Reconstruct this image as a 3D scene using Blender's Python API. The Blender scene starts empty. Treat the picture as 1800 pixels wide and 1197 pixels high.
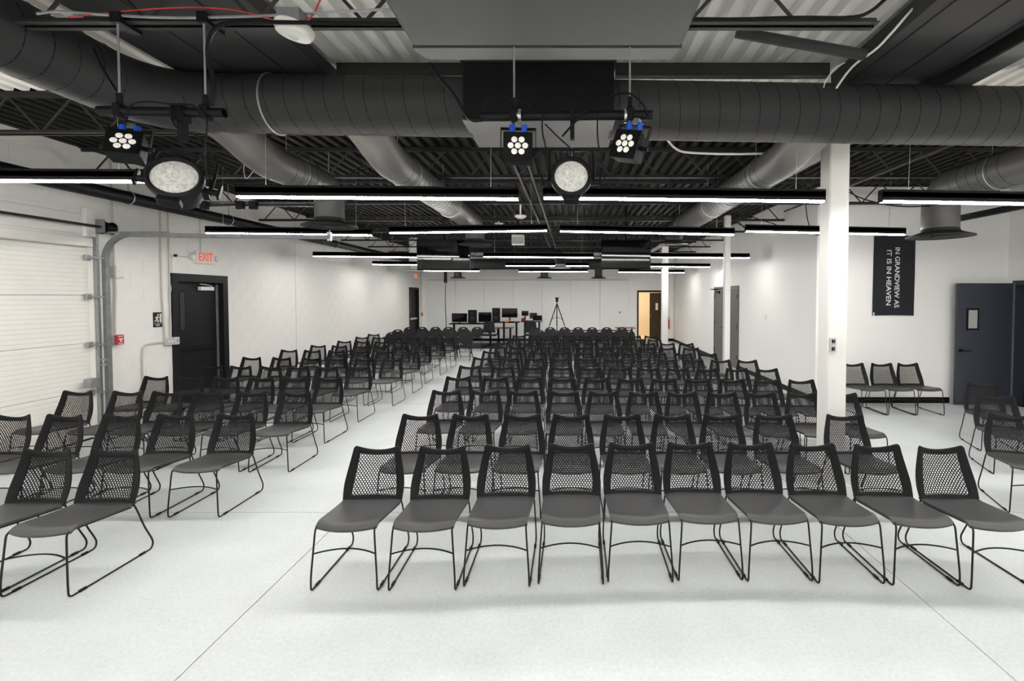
import bpy, math, random
from mathutils import Vector, Matrix
random.seed(7)
PI = math.pi
scn = bpy.context.scene
COL = scn.collection

# ------------------------------------------------------------------ camera, world, exposure
FPX, PX, PY, H = 820.0, 1005.0, 545.0, 1.90           # focal length and principal point in a 1800x1197 frame, eye height
TH = math.atan(820.0 / 28700.0)                        # slight downward pitch
cam_data = bpy.data.cameras.new('camera')
cam_data.sensor_width = 36.0
cam_data.lens = FPX / 1800.0 * 36.0
cam_data.shift_x = (900.0 - PX) / 1800.0
cam_data.shift_y = (PY - 598.5) / 1800.0
cam_data.clip_start = 0.05
cam_data.clip_end = 100
cam = bpy.data.objects.new('camera', cam_data)
COL.objects.link(cam)
cam.location = (0, 0, H)
cam.rotation_euler = (PI / 2 - TH, 0, 0)
scn.camera = cam

world = bpy.data.worlds.new('world')
scn.world = world
world.use_nodes = True
world.node_tree.nodes['Background'].inputs[0].default_value = (0.5, 0.55, 0.6, 1)
world.node_tree.nodes['Background'].inputs[1].default_value = 0.0

scn.view_settings.view_transform = 'Standard'
scn.view_settings.look = 'None'
scn.view_settings.exposure = 0.0
scn.view_settings.gamma = 1.0
scn.view_settings.use_curve_mapping = False
scn.cycles.max_bounces = 8
scn.cycles.diffuse_bounces = 5
scn.cycles.sample_clamp_indirect = 6.0
LAMP = 90.0          # radiance of the LED strips
UP = 20.0             # faint uplight through the top slot of each bar

# ------------------------------------------------------------------ room numbers (metres)
XL, XR, XA = -6.40, 4.35, 7.75      # left wall, right wall, alcove wall
YB, YA, YF = 20.0, 8.30, -3.6       # back wall, alcove back wall, wall behind the camera
ZD = 3.84                           # underside of the deck
ZC = 3.45                           # joist bottom chord


def ray(px, py):
    u = (px - PX) / FPX
    v = (PY - py) / FPX
    return Vector((u, math.cos(TH) + v * math.sin(TH), -math.sin(TH) + v * math.cos(TH)))


def aty(px, py, y):                  # point of the room at depth y
    d = ray(px, py)
    return Vector((0, 0, H)) + d * (y / d.y)


def atz(px, py, z):                  # ... at height z
    d = ray(px, py)
    return Vector((0, 0, H)) + d * ((z - H) / d.z)


def atx(px, py, x):                  # ... on a side wall
    d = ray(px, py)
    return Vector((0, 0, H)) + d * (x / d.x)


# ------------------------------------------------------------------ materials
def mat(name, col, rough=0.5, metal=0.0, emit=None, estr=0.0, noise=0.0, nscale=20.0, bump=0.0, bscale=60.0, spec=0.5):
    m = bpy.data.materials.new(name)
    m.use_nodes = True
    nt = m.node_tree
    b = nt.nodes['Principled BSDF']
    b.inputs['Base Color'].default_value = (*col, 1)
    b.inputs['Roughness'].default_value = rough
    b.inputs['Metallic'].default_value = metal
    b.inputs['Specular IOR Level'].default_value = spec
    if emit:
        b.inputs['Emission Color'].default_value = (*emit, 1)
        b.inputs['Emission Strength'].default_value = estr
    tc = None
    if noise or bump:
        tc = nt.nodes.new('ShaderNodeTexCoord')
    if noise:
        n = nt.nodes.new('ShaderNodeTexNoise')
        n.inputs['Scale'].default_value = nscale
        n.inputs['Detail'].default_value = 5
        nt.links.new(tc.outputs['Object'], n.inputs['Vector'])
        r = nt.nodes.new('ShaderNodeMapRange')
        r.inputs[1].default_value = 0.3
        r.inputs[2].default_value = 0.7
        r.inputs[3].default_value = 1 - noise
        r.inputs[4].default_value = 1 + noise * 0.5
        nt.links.new(n.outputs[0], r.inputs[0])
        mx = nt.nodes.new('ShaderNodeMix')
        mx.data_type = 'RGBA'
        mx.blend_type = 'MULTIPLY'
        mx.inputs[0].default_value = 1
        mx.inputs[6].default_value = (*col, 1)
        nt.links.new(r.outputs[0], mx.inputs[7])
        nt.links.new(mx.outputs[2], b.inputs['Base Color'])
    if bump:
        n2 = nt.nodes.new('ShaderNodeTexNoise')
        n2.inputs['Scale'].default_value = bscale
        n2.inputs['Detail'].default_value = 4
        nt.links.new(tc.outputs['Object'], n2.inputs['Vector'])
        bp = nt.nodes.new('ShaderNodeBump')
        bp.inputs['Strength'].default_value = bump
        bp.inputs['Distance'].default_value = 0.01
        nt.links.new(n2.outputs[0], bp.inputs['Height'])
        nt.links.new(bp.outputs[0], b.inputs['Normal'])
    return m


M = {}
M['floor'] = mat('sealed_concrete', (0.61, 0.64, 0.645), 0.42, noise=0.05, nscale=3.0, bump=0.03, bscale=90, spec=0.35)
# a second, finer speckle on the concrete
nt = M['floor'].node_tree
b_ = nt.nodes['Principled BSDF']
src = b_.inputs['Base Color'].links[0].from_socket
sp = nt.nodes.new('ShaderNodeTexNoise'); sp.inputs['Scale'].default_value = 45; sp.inputs['Detail'].default_value = 8
geo = nt.nodes.new('ShaderNodeNewGeometry'); nt.links.new(geo.outputs['Position'], sp.inputs['Vector'])
rr = nt.nodes.new('ShaderNodeMapRange'); rr.inputs[1].default_value = 0.35; rr.inputs[2].default_value = 0.65
rr.inputs[3].default_value = 0.94; rr.inputs[4].default_value = 1.04
nt.links.new(sp.outputs[0], rr.inputs[0])
mm = nt.nodes.new('ShaderNodeMix'); mm.data_type = 'RGBA'; mm.blend_type = 'MULTIPLY'; mm.inputs[0].default_value = 1
nt.links.new(src, mm.inputs[6]); nt.links.new(rr.outputs[0], mm.inputs[7]); nt.links.new(mm.outputs[2], b_.inputs['Base Color'])
M['joint'] = mat('floor_joint', (0.22, 0.20, 0.17), 0.9)
M['wall'] = mat('white_wall_paint', (0.88, 0.87, 0.85), 0.6, bump=0.02, bscale=120)
M['block'] = mat('painted_block', (0.86, 0.84, 0.81), 0.6, noise=0.02, nscale=6, bump=0.12, bscale=55)
M['panelw'] = mat('white_panel', (0.85, 0.845, 0.82), 0.5)
M['garage'] = mat('garage_panel_paint', (0.89, 0.87, 0.82), 0.5, noise=0.03, nscale=2.5)
M['black'] = mat('black_paint', (0.005, 0.005, 0.006), 0.5, spec=0.15)
M['joist'] = mat('black_steel_paint', (0.026, 0.025, 0.025), 0.5, spec=0.2)
M['duct'] = mat('charcoal_duct_paint', (0.030, 0.030, 0.031), 0.55, noise=0.08, nscale=5, spec=0.2)
M['branch'] = mat('lightened_branch_duct', (0.10, 0.098, 0.094), 0.42, noise=0.08, nscale=5, spec=0.4)  # duct colour lightened for the branches, imitating light on their undersides
M['soffit'] = mat('grey_duct_paint', (0.050, 0.052, 0.052), 0.5, noise=0.05, nscale=3)
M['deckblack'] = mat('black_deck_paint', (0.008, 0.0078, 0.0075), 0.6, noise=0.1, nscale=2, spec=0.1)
M['deck'] = mat('lightened_deck', (0.76, 0.75, 0.72), 0.6, noise=0.1, nscale=2)  # near deck, pale tone stands in for light falling on it
M['plastic'] = mat('black_plastic', (0.0065, 0.0065, 0.0075), 0.45, bump=0.05, bscale=300, spec=0.15)
M['seat'] = mat('seat_plastic', (0.042, 0.042, 0.044), 0.38)
# fine cross ridges moulded into the seat
nt = M['seat'].node_tree
tc = nt.nodes.new('ShaderNodeTexCoord')
wv = nt.nodes.new('ShaderNodeTexWave'); wv.bands_direction = 'Y'; wv.inputs['Scale'].default_value = 40
wv.inputs['Distortion'].default_value = 0.6
nt.links.new(tc.outputs['Object'], wv.inputs['Vector'])
bp = nt.nodes.new('ShaderNodeBump'); bp.inputs['Strength'].default_value = 0.35; bp.inputs['Distance'].default_value = 0.002
nt.links.new(wv.outputs[0], bp.inputs['Height'])
nt.links.new(bp.outputs[0], nt.nodes['Principled BSDF'].inputs['Normal'])
M['tube'] = mat('black_steel_tube', (0.010, 0.0085, 0.0075), 0.4, spec=0.25)
M['fold'] = mat('folding_chair_plastic', (0.008, 0.008, 0.009), 0.4, spec=0.2)
M['housing'] = mat('light_housing', (0.005, 0.0055, 0.007), 0.5, spec=0.18)
M['led'] = mat('led_diffuser', (1, 1, 1), 0.5, emit=(1.0, 0.975, 0.935), estr=LAMP)
M['ledup'] = mat('led_uplight', (1, 1, 1), 0.5, emit=(1.0, 0.93, 0.84), estr=UP)
M['steel'] = mat('galvanised_steel', (0.36, 0.37, 0.38), 0.4, metal=0.6, noise=0.15, nscale=15)
M['dullsteel'] = mat('track_steel', (0.20, 0.21, 0.22), 0.5, metal=0.3, noise=0.2, nscale=12)
M['chrome'] = mat('bright_steel', (0.7, 0.7, 0.68), 0.25, metal=0.9)
M['column'] = mat('column_white', (0.76, 0.75, 0.725), 0.5)
M['doorblack'] = mat('door_black', (0.007, 0.0075, 0.0095), 0.5, bump=0.03, bscale=150, spec=0.2)
M['doorblue'] = mat('door_slate', (0.030, 0.036, 0.050), 0.45, bump=0.03, bscale=150)
M['doorgrey'] = mat('door_grey', (0.105, 0.10, 0.095), 0.5)
M['glass'] = mat('dark_glass', (0.05, 0.055, 0.06), 0.08)
M['paleglass'] = mat('wired_glass', (0.42, 0.42, 0.41), 0.15)
M['white'] = mat('white_plastic', (0.78, 0.77, 0.72), 0.4)
M['cable_white'] = mat('white_cable', (0.7, 0.69, 0.66), 0.5)
M['red'] = mat('red_plastic', (0.55, 0.02, 0.025), 0.35)
M['darkred'] = mat('dark_red_fabric', (0.22, 0.01, 0.03), 0.7)
M['redwire'] = mat('red_wire', (0.42, 0.03, 0.03), 0.5)
M['bluewire'] = mat('blue_wire', (0.03, 0.10, 0.22), 0.5)
M['blue'] = mat('blue_connector', (0.01, 0.09, 0.55), 0.4)
M['conduit'] = mat('painted_conduit', (0.52, 0.50, 0.46), 0.5)
M['greybox'] = mat('grey_box', (0.50, 0.51, 0.51), 0.45)
M['cloth'] = mat('black_cloth', (0.010, 0.011, 0.015), 0.9, bump=0.1, bscale=40)
M['print'] = mat('white_print', (0.75, 0.75, 0.73), 0.7)
M['exitred'] = mat('exit_letters', (0.75, 0.05, 0.02), 0.5, emit=(1.0, 0.09, 0.03), estr=0.35)
M['exitface'] = mat('exit_face', (0.75, 0.60, 0.53), 0.5, emit=(1.0, 0.62, 0.5), estr=0.03)
M['exitorange'] = mat('exit_glow', (0.8, 0.25, 0.08), 0.5, emit=(1.0, 0.28, 0.07), estr=0.7)
M['lens'] = mat('led_lens', (0.86, 0.84, 0.78), 0.25, emit=(1.0, 0.96, 0.86), estr=0.25)  # stage lights are off; glow stands in for light caught by lenses
M['spotlens'] = mat('spot_lens', (0.75, 0.75, 0.71), 0.2, emit=(1.0, 0.98, 0.92), estr=0.06, noise=0.35, nscale=70, bump=1.0, bscale=150)  # faint glow on an unlit spotlight, imitating light on its glass
M['screen'] = mat('black_screen', (0.003, 0.003, 0.004), 0.04, spec=0.3)
M['wood'] = mat('brown_tabletop', (0.30, 0.17, 0.11), 0.45, noise=0.15, nscale=6)
M['orange'] = mat('orange_cloth', (0.75, 0.30, 0.05), 0.6)
M['rug'] = mat('blue_rug', (0.015, 0.035, 0.085), 0.9, noise=0.5, nscale=18)
M['warmwall'] = mat('cream_wall', (0.88, 0.80, 0.66), 0.7)
M['bulb'] = mat('warm_lamp', (1, 0.8, 0.5), 0.5, emit=(1.0, 0.80, 0.56), estr=34.0)


# ------------------------------------------------------------------ mesh building
class MB:
    def __init__(self):
        self.v, self.f = [], []

    def add(self, vs, fs):
        o = len(self.v)
        self.v += [Vector(p) for p in vs]
        self.f += [tuple(i + o for i in q) for q in fs]

    def box(self, x0, x1, y0, y1, z0, z1, mtx=None):
        vs = [Vector((x, y, z)) for z in (z0, z1) for y in (y0, y1) for x in (x0, x1)]
        if mtx is not None:
            vs = [mtx @ p for p in vs]
        self.add(vs, [(0, 2, 3, 1), (4, 5, 7, 6), (0, 1, 5, 4), (2, 6, 7, 3), (0, 4, 6, 2), (1, 3, 7, 5)])
        return self

    def cbox(self, x0, x1, y0, y1, z0, z1, c=0.004, mtx=None):     # box with chamfered edges
        cx, cy, cz = (x0 + x1) / 2, (y0 + y1) / 2, (z0 + z1) / 2
        hx, hy, hz = abs(x1 - x0) / 2, abs(y1 - y0) / 2, abs(z1 - z0) / 2
        c = min(c, hx * .45, hy * .45, hz * .45)
        vs, idx = [], {}
        for sx in (-1, 1):
            for sy in (-1, 1):
                for sz in (-1, 1):
                    for a in range(3):
                        p = Vector((cx + sx * (hx - (0 if a == 0 else c)), cy + sy * (hy - (0 if a == 1 else c)), cz + sz * (hz - (0 if a == 2 else c))))
                        idx[(sx, sy, sz, a)] = len(vs)
                        vs.append(mtx @ p if mtx is not None else p)
        fs = []
        I = lambda s, a: idx[(s[0], s[1], s[2], a)]
        def orient(q):
            pts = [vs[i] for i in q]
            n = (pts[1] - pts[0]).cross(pts[2] - pts[0])
            cen = sum(pts, Vector()) / len(pts)
            C0 = Vector((cx, cy, cz))
            if mtx is not None:
                C0 = mtx @ C0
            return tuple(q) if n.dot(cen - C0) > 0 else tuple(reversed(q))
        for a in range(3):
            b, d = [(1, 2), (0, 2), (0, 1)][a]
            for s in (-1, 1):
                q = []
                for (sb, sd) in ((-1, -1), (1, -1), (1, 1), (-1, 1)):
                    t = [0, 0, 0]; t[a] = s; t[b] = sb; t[d] = sd
                    q.append(I(t, a))
                fs.append(orient(q))
            for sb in (-1, 1):
                for sd in (-1, 1):
                    t0 = [0, 0, 0]; t0[b] = sb; t0[d] = sd; t0[a] = -1
                    t1 = list(t0); t1[a] = 1
                    fs.append(orient([I(t0, b), I(t1, b), I(t1, d), I(t0, d)]))
        for sx in (-1, 1):
            for sy in (-1, 1):
                for sz in (-1, 1):
                    fs.append(orient([idx[(sx, sy, sz, 0)], idx[(sx, sy, sz, 1)], idx[(sx, sy, sz, 2)]]))
        self.add(vs, fs)
        return self

    def tube(self, pts, r, n=8, closed=False, caps=True):
        pts = [Vector(p) for p in pts]
        k = len(pts)
        rs = r if isinstance(r, (list, tuple)) else [r] * k
        tang = []
        for i in range(k):
            if closed:
                t = pts[(i + 1) % k] - pts[i - 1]
            else:
                t = pts[min(i + 1, k - 1)] - pts[max(i - 1, 0)]
            tang.append(t.normalized())
        up = Vector((0, 0, 1)) if abs(tang[0].z) < 0.9 else Vector((1, 0, 0))
        nrm = (up - tang[0] * up.dot(tang[0])).normalized()
        vs = []
        for i in range(k):
            nrm = (nrm - tang[i] * nrm.dot(tang[i]))
            nrm = nrm.normalized() if nrm.length > 1e-6 else tang[i].orthogonal().normalized()
            bi = tang[i].cross(nrm)
            for j in range(n):
                a = 2 * PI * j / n
                vs.append(pts[i] + (nrm * math.cos(a) + bi * math.sin(a)) * rs[i])
        fs = []
        for i in range(k if closed else k - 1):
            i2 = (i + 1) % k
            for j in range(n):
                j2 = (j + 1) % n
                fs.append((i * n + j, i * n + j2, i2 * n + j2, i2 * n + j))
        if caps and not closed:
            fs.append(tuple(reversed(range(n))))
            fs.append(tuple(range((k - 1) * n, k * n)))
        self.add(vs, fs)
        return self

    def lathe(self, prof, mtx=None, n=24, cap=True):               # prof: (radius, height) about local z
        vs, fs = [], []
        for (r, z) in prof:
            for j in range(n):
                a = 2 * PI * j / n
                p = Vector((r * math.cos(a), r * math.sin(a), z))
                vs.append(mtx @ p if mtx is not None else p)
        for i in range(len(prof) - 1):
            for j in range(n):
                j2 = (j + 1) % n
                fs.append((i * n + j, i * n + j2, (i + 1) * n + j2, (i + 1) * n + j))
        if cap:
            fs.append(tuple(reversed(range(n))))
            fs.append(tuple(range((len(prof) - 1) * n, len(prof) * n)))
        self.add(vs, fs)
        return self

    def grid(self, fn, nu, nv):
        vs = [fn(i / nu, j / nv) for j in range(nv + 1) for i in range(nu + 1)]
        fs = [(j * (nu + 1) + i, j * (nu + 1) + i + 1, (j + 1) * (nu + 1) + i + 1, (j + 1) * (nu + 1) + i) for j in range(nv) for i in range(nu)]
        self.add(vs, fs)
        return self

    def shell(self, fa, fb, nu, nv):                               # closed slab between two sheets
        o = len(self.v)
        self.grid(fa, nu, nv)
        o2 = len(self.v)
        vs = [fb(i / nu, j / nv) for j in range(nv + 1) for i in range(nu + 1)]
        fs = [(j * (nu + 1) + i, (j + 1) * (nu + 1) + i, (j + 1) * (nu + 1) + i + 1, j * (nu + 1) + i + 1) for j in range(nv) for i in range(nu)]
        self.add(vs, fs)
        W = nu + 1
        rim = [i for i in range(W)] + [j * W + nu for j in range(1, nv + 1)] + [nv * W + i for i in range(nu - 1, -1, -1)] + [j * W for j in range(nv - 1, 0, -1)]
        for a in range(len(rim)):
            p, q = rim[a], rim[(a + 1) % len(rim)]
            self.f.append((o + p, o2 + p, o2 + q, o + q))
        return self

    def mesh(self, name, material, smooth=True, angle=0.6, off=None):
        me = bpy.data.meshes.new(name)
        vs = self.v if off is None else [p - off for p in self.v]
        me.from_pydata([tuple(p) for p in vs], [], self.f)
        me.materials.append(material)
        if smooth:
            me.shade_smooth()
            me.set_sharp_from_angle(angle=angle)
        me.update()
        return me

    def build(self, name, material, parent=None, smooth=True, angle=0.6, loc=None):
        off = Vector((0, 0, 0))
        if parent is not None:
            p = parent
            while p is not None:
                off += p.location
                p = p.parent
        if loc is not None:
            off = Vector(loc)
        me = self.mesh(name, material, smooth, angle, off)
        o = bpy.data.objects.new(name, me)
        COL.objects.link(o)
        if loc is not None:
            o.location = loc
        o.parent = parent
        return o


def tag(o, label=None, cat=None, group=None, kind=None):
    if label: o['label'] = label
    if cat: o['category'] = cat
    if group: o['group'] = group
    if kind: o['kind'] = kind
    return o


def thing(name, label, cat, loc=(0, 0, 0), group=None):
    o = bpy.data.objects.new(name, None)
    o.empty_display_size = 0.05
    COL.objects.link(o)
    o.location = loc
    return tag(o, label, cat, group)


def struct(o):
    o['kind'] = 'structure'
    return o


def link_mesh(name, me, parent=None, loc=(0, 0, 0), rot=(0, 0, 0), scale=(1, 1, 1)):
    o = bpy.data.objects.new(name, me)
    COL.objects.link(o)
    o.parent = parent
    o.location = loc
    o.rotation_euler = rot
    o.scale = scale
    return o


def copy_tree(o, parent=None):
    c = o.copy()
    COL.objects.link(c)
    c.parent = parent
    for ch in list(o.children):
        copy_tree(ch, c)
    return c


def text_mesh(name, body, size, depth=0.0):
    cu = bpy.data.curves.new(name, 'FONT')
    cu.body = body
    cu.size = size
    cu.extrude = depth
    cu.offset = 0.014 * size
    cu.align_x = 'CENTER'
    cu.align_y = 'CENTER'
    ob = bpy.data.objects.new(name, cu)
    COL.objects.link(ob)
    dg = bpy.context.evaluated_depsgraph_get()
    me = bpy.data.meshes.new_from_object(ob.evaluated_get(dg))
    bpy.data.objects.remove(ob)
    bpy.data.curves.remove(cu)
    me.name = name
    return me


def arc_pts(c, r, a0, a1, n, ax, ay):
    return [Vector(c) + Vector(ax) * r * math.cos(a0 + (a1 - a0) * i / n) + Vector(ay) * r * math.sin(a0 + (a1 - a0) * i / n) for i in range(n + 1)]


def smooth_path(pts, it=2):
    pts = [Vector(p) for p in pts]
    for _ in range(it):
        q = [pts[0]]
        for a, b in zip(pts, pts[1:]):
            q += [a * .75 + b * .25, a * .25 + b * .75]
        q.append(pts[-1])
        pts = q
    return pts

ORD = ['', 'first', 'second', 'third', 'fourth', 'fifth', 'sixth', 'seventh', 'eighth', 'ninth', 'tenth', 'eleventh', 'twelfth', 'thirteenth', 'fourteenth']

# ================================================================== STRUCTURE
# ---- floor: slabs with sawn joints
fl = MB().box(XL - .3, XA + .3, YF - .2, YB + .2, -0.12, -0.025).build('floor', M['joint'], smooth=False)
struct(fl)
xs = [XL, -1.965, 2.20, 6.36, XA]
ys = [YF, -0.10, 4.06, 8.24, 12.4, 16.55, YB]
g = 0.0035
for i in range(len(xs) - 1):
    for j in range(len(ys) - 1):
        if xs[i] >= 4.5 and ys[j] > 8.25:
            continue
        x1 = xs[i + 1]
        MB().box(xs[i] + g, x1 - g, ys[j] + g, ys[j + 1] - g, -0.03, 0.0).build('slab', M['floor'], fl, smooth=False)

# ---- left block wall with openings
GY0, GY1, GZ = 2.15, 6.25, 2.56                     # garage opening
D1a, D1b, D1z = 7.52, 8.59, 2.28                    # exit door opening
D2a, D2b, D2z = 18.41, 19.45, 2.28                  # door at far end
w = MB()
bx = (XL - .30, XL - .003)
for (y0, y1, z0, z1) in ((YF, GY0, 0, ZD), (GY0, GY1, GZ, ZD), (GY1, D1a, 0, ZD), (D1a, D1b, D1z, ZD), (D1b, D2a, 0, ZD), (D2a, D2b, D2z, ZD), (D2b, YB + .2, 0, ZD)):
    w.box(bx[0], bx[1], y0, y1, z0, z1)
wl = struct(w.build('wall_left', M['block'], smooth=False))
CH, CL = 0.2032, 0.4064
blocks = []
opens = [(GY0 - .05, GY1 + .0, 0, GZ + .14), (D1a - .05, D1b + .05, 0, D1z + .0), (D2a, D2b, 0, D2z)]
for c in range(19):
    z0, z1 = c * CH, min((c + 1) * CH, ZD - .01)
    y = 1.9 - (CL / 2 if c % 2 else 0)
    while y < YB:
        segs = [(y, min(y + CL, YB))]
        for (oy0, oy1, oz0, oz1) in opens:
            if z0 < oz1 - 0.05 and z1 > oz0:
                ns = []
                for (a, b) in segs:
                    if b <= oy0 or a >= oy1:
                        ns.append((a, b))
                    else:
                        if a < oy0: ns.append((a, oy0))
                        if b > oy1: ns.append((oy1, b))
                segs = ns
        for (a, b) in segs:
            if b - a > 0.05:
                zz0 = z0
                for (oy0, oy1, oz0, oz1) in opens:
                    if a < oy1 and b > oy0 and z0 < oz1 < z1:
                        zz0 = oz1
                if z1 - zz0 > 0.03:
                    blocks.append((a, b, zz0, z1))
        y += CL
bm_full = MB().cbox(-.024, .0, 0, CL - .002, 0, CH - .002, .0015).mesh('block', M['block'], smooth=False)
def px_area(bk):
    return (bk[1] - bk[0]) * (bk[3] - bk[2]) / bk[0] ** 3 if bk[1] > 5.2 else 0.0
blocks.sort(key=px_area, reverse=True)
rest = MB()
for k, (a, b, z0, z1) in enumerate(blocks):
    pr = random.uniform(-.0006, .0006)
    if k < 300:
        link_mesh('block', bm_full, wl, (XL + pr, a + .0015, z0 + .0015), scale=(1, (b - a - .003) / (CL - .003), (z1 - z0 - .003) / (CH - .003)))
    else:
        rest.cbox(XL - .024, XL + pr, a + .0015, b - .0015, z0 + .0015, z1 - .0015, .002)
tag(rest.build('far_blocks', M['block'], wl, smooth=False), kind='stuff')

# ---- back wall with doorway
DBx0, DBx1, DBz = 2.83, 3.90, 2.15
w = MB()
w.box(XL - .2, DBx0, YB, YB + .15, 0, ZD).box(DBx1, XR + .2, YB, YB + .15, 0, ZD).box(DBx0, DBx1, YB, YB + .15, DBz, ZD)
wb = struct(w.build('wall_back', M['wall'], smooth=False))
# room beyond the doorway
w = MB()
w.box(1.6, 6.2, 23.0, 23.1, 0, 2.8).box(1.5, 1.6, YB + .15, 23.1, 0, 2.8).box(6.2, 6.3, YB + .15, 23.1, 0, 2.8).box(1.5, 6.3, YB + .15, 23.1, 2.8, 2.9).box(1.5, 6.3, YB + .15, 23.1, -.1, -.001)
w.box(1.5, DBx0, YB + .16, YB + .17, 0, 2.8).box(DBx1, 6.2, YB + .16, YB + .17, 0, 2.8)
struct(w.build('wall_hallway', M['warmwall'], smooth=False))
t = thing('ceiling_lamp', 'warm ceiling lamp in the side room beyond the open back door', 'ceiling lamp', (3.2, 21.6, 2.8))
MB().box(2.75, 3.65, 21.3, 21.9, 2.75, 2.80).build('lamp_frame', M['white'], t, smooth=False)
MB().box(2.80, 3.60, 21.35, 21.85, 2.745, 2.75).build('diffuser', M['bulb'], t, smooth=False)

# ---- right wall, alcove walls, wall behind the camera
struct(MB().box(XR, XR + .15, YA, YB + .15, 0, ZD).build('wall_right', M['wall'], smooth=False))
struct(MB().box(XR + .15, XA + .15, YA, YA + .15, 0, ZD).build('wall_alcove', M['wall'], smooth=False))
DAy0, DAy1, DAz = 7.14, 8.16, 2.16
w = MB().box(XA, XA + .15, YF, DAy0, 0, ZD).box(XA, XA + .15, DAy1, YA, 0, ZD).box(XA, XA + .15, DAy0, DAy1, DAz, ZD)
struct(w.build('wall_alcove_side', M['wall'], smooth=False))
w = MB().box(XA + .15, XA + 2.0, 9.0, 9.1, 0, 2.6).box(XA + .15, XA + 2.0, 6.0, 6.1, 0, 2.6).box(XA + 2.0, XA + 2.1, 6.0, 9.1, 0, 2.6).box(XA + .15, XA + 2.0, 6, 9.1, 2.6, 2.7).box(XA + .15, XA + 2.0, 6, 9.1, -.1, 0)
struct(w.build('wall_blackened_room', M['black'], smooth=False))  # walls blackened to stand in for the dark beyond the doorway
struct(MB().box(XL - .3, XA + .15, YF - .15, YF, 0, ZD).build('wall_front', M['wall'], smooth=False))

# ---- corrugated deck
def deck_profile(x0, x1):
    pts = []
    p = 0.1524
    x = x0
    while x < x1:
        pts += [(x, ZD), (x + .070, ZD), (x + .088, ZD + .055), (x + .134, ZD + .055)]
        x += p
    return pts
prof = deck_profile(XL - .3, XA + .3)
def deck_sheet(y0, y1):
    w = MB()
    n = len(prof)
    vs = [(x, y0, z) for (x, z) in prof] + [(x, y1, z) for (x, z) in prof]
    w.add(vs, [(i, i + n, i + n + 1, i + 1) for i in range(n - 1)])
    w.box(XL - .3, XA + .3, y0, y1, ZD + .06, ZD + .12)
    return w
# deck lightened in colour over the stage end to imitate light; black over the seating
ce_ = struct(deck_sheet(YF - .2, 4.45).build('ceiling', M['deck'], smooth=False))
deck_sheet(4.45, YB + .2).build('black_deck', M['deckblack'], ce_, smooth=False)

# ---- baseboards
bh = .105
struct(MB().box(XR - .012, XR, YA, 12.05, 0, bh).box(XR - .012, XR, 14.2, YB, 0, bh).build('baseboard_right', M['black'], smooth=False))
struct(MB().box(XR - .012, 6.75, YA - .012, YA, 0, bh).build('baseboard_alcove', M['black'], smooth=False))
struct(MB().box(XL, DBx0 - .08, YB - .012, YB, 0, bh).box(DBx1 + .08, XR, YB - .012, YB, 0, bh).build('baseboard_back', M['black'], smooth=False))

# ---- sliding wall panels on the back wall
px0, px1, pz = -6.2, 2.44, 2.60
sw = thing('sliding_partition', 'row of tall white wall panels with a thin top rail on back wall', 'wall panel', (px0, YB, 0))
for k in range(7):
    a = px0 + (px1 - px0) * k / 7
    b = px0 + (px1 - px0) * (k + 1) / 7
    MB().cbox(a + .004, b - .004, YB - .05, YB - .001, .11, pz, .004).build('panel', M['panelw'], sw, smooth=False)
MB().box(px0, px1, YB - .075, YB - .001, pz + .002, pz + .028).build('top_rail', M['conduit'], sw, smooth=False)


# ---- doors
def door_frame(mb, axis, a0, a1, z, face, out, wd=.05, dp=.16):
    # a jamb-and-head frame round an opening; axis 'y' for side walls, 'x' for walls across the room
    for (p, q, z0, z1) in ((a0 - wd, a0 + .02, 0, z + wd), (a1 - .02, a1 + wd, 0, z + wd), (a0 + .02, a1 - .02, z - .03, z + wd)):
        lo, hi = (face - dp, face + out) if out > 0 else (face + out, face + dp)
        if axis == 'y':
            mb.box(lo, hi, p, q, z0, z1)
        else:
            mb.box(p, q, lo, hi, z0, z1)

# door_1: black exit door in the left wall
d1 = struct(thing('door_1', 'black steel exit door with narrow window and push bar, left wall', 'door', (XL, D1a, 0)))
f = MB(); door_frame(f, 'y', D1a + .03, D1b - .03, D1z - .10, XL, .025, .10, .2)
f.build('frame', M['doorblack'], d1, smooth=False)
lf = MB().box(XL - .13, XL - .085, D1a + .055, D1b - .055, .01, D1z - .135).build('leaf', M['doorblack'], d1, smooth=False)
MB().box(XL - .087, XL - .075, D1a + .16, D1a + .30, 1.32, 2.0).build('window_trim', M['black'], lf, smooth=False)
MB().box(XL - .078, XL - .070, D1a + .185, D1a + .275, 1.345, 1.975).build('glass', M['glass'], lf, smooth=False)
MB().box(XL - .085, XL - .035, D1a + .10, D1b - .16, .99, 1.06).build('push_bar', M['black'], lf, smooth=False)
MB().cbox(XL - .084, XL - .02, D1b - .50, D1b - .20, 2.01, 2.075, .006).build('door_closer', M['white'], lf, smooth=False)
MB().tube([(XL - .05, D1b - .22, 2.085), (XL - .02, D1b - .42, 2.115), (XL + .0, D1b - .55, 2.12)], .01, 6).build('closer_arm', M['steel'], lf)
MB().box(XL - .085, XL - .060, D1b - .09, D1b - .062, .05, 2.12).build('edge_strip', M['steel'], d1, smooth=False)

# door_2: black door at the far end of the left wall
d2 = struct(thing('door_2', 'black door at the far left corner beneath the small exit sign', 'door', (XL, D2a, 0)))
f = MB(); door_frame(f, 'y', D2a, D2b, D2z - .06, XL, .02, .05, .2)
f.build('frame', M['doorblack'], d2, smooth=False)
lf = MB().box(XL - .10, XL - .06, D2a + .02, D2b - .02, .01, D2z - .08).build('leaf', M['doorblack'], d2, smooth=False)
MB().box(XL - .062, XL - .015, D2a + .1, D2b - .1, .98, 1.05).build('push_bar', M['chrome'], lf, smooth=False)
MB().box(XL - .062, XL - .055, D2a + .18, D2a + .30, 1.25, 1.95).build('glass', M['glass'], lf, smooth=False)

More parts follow.
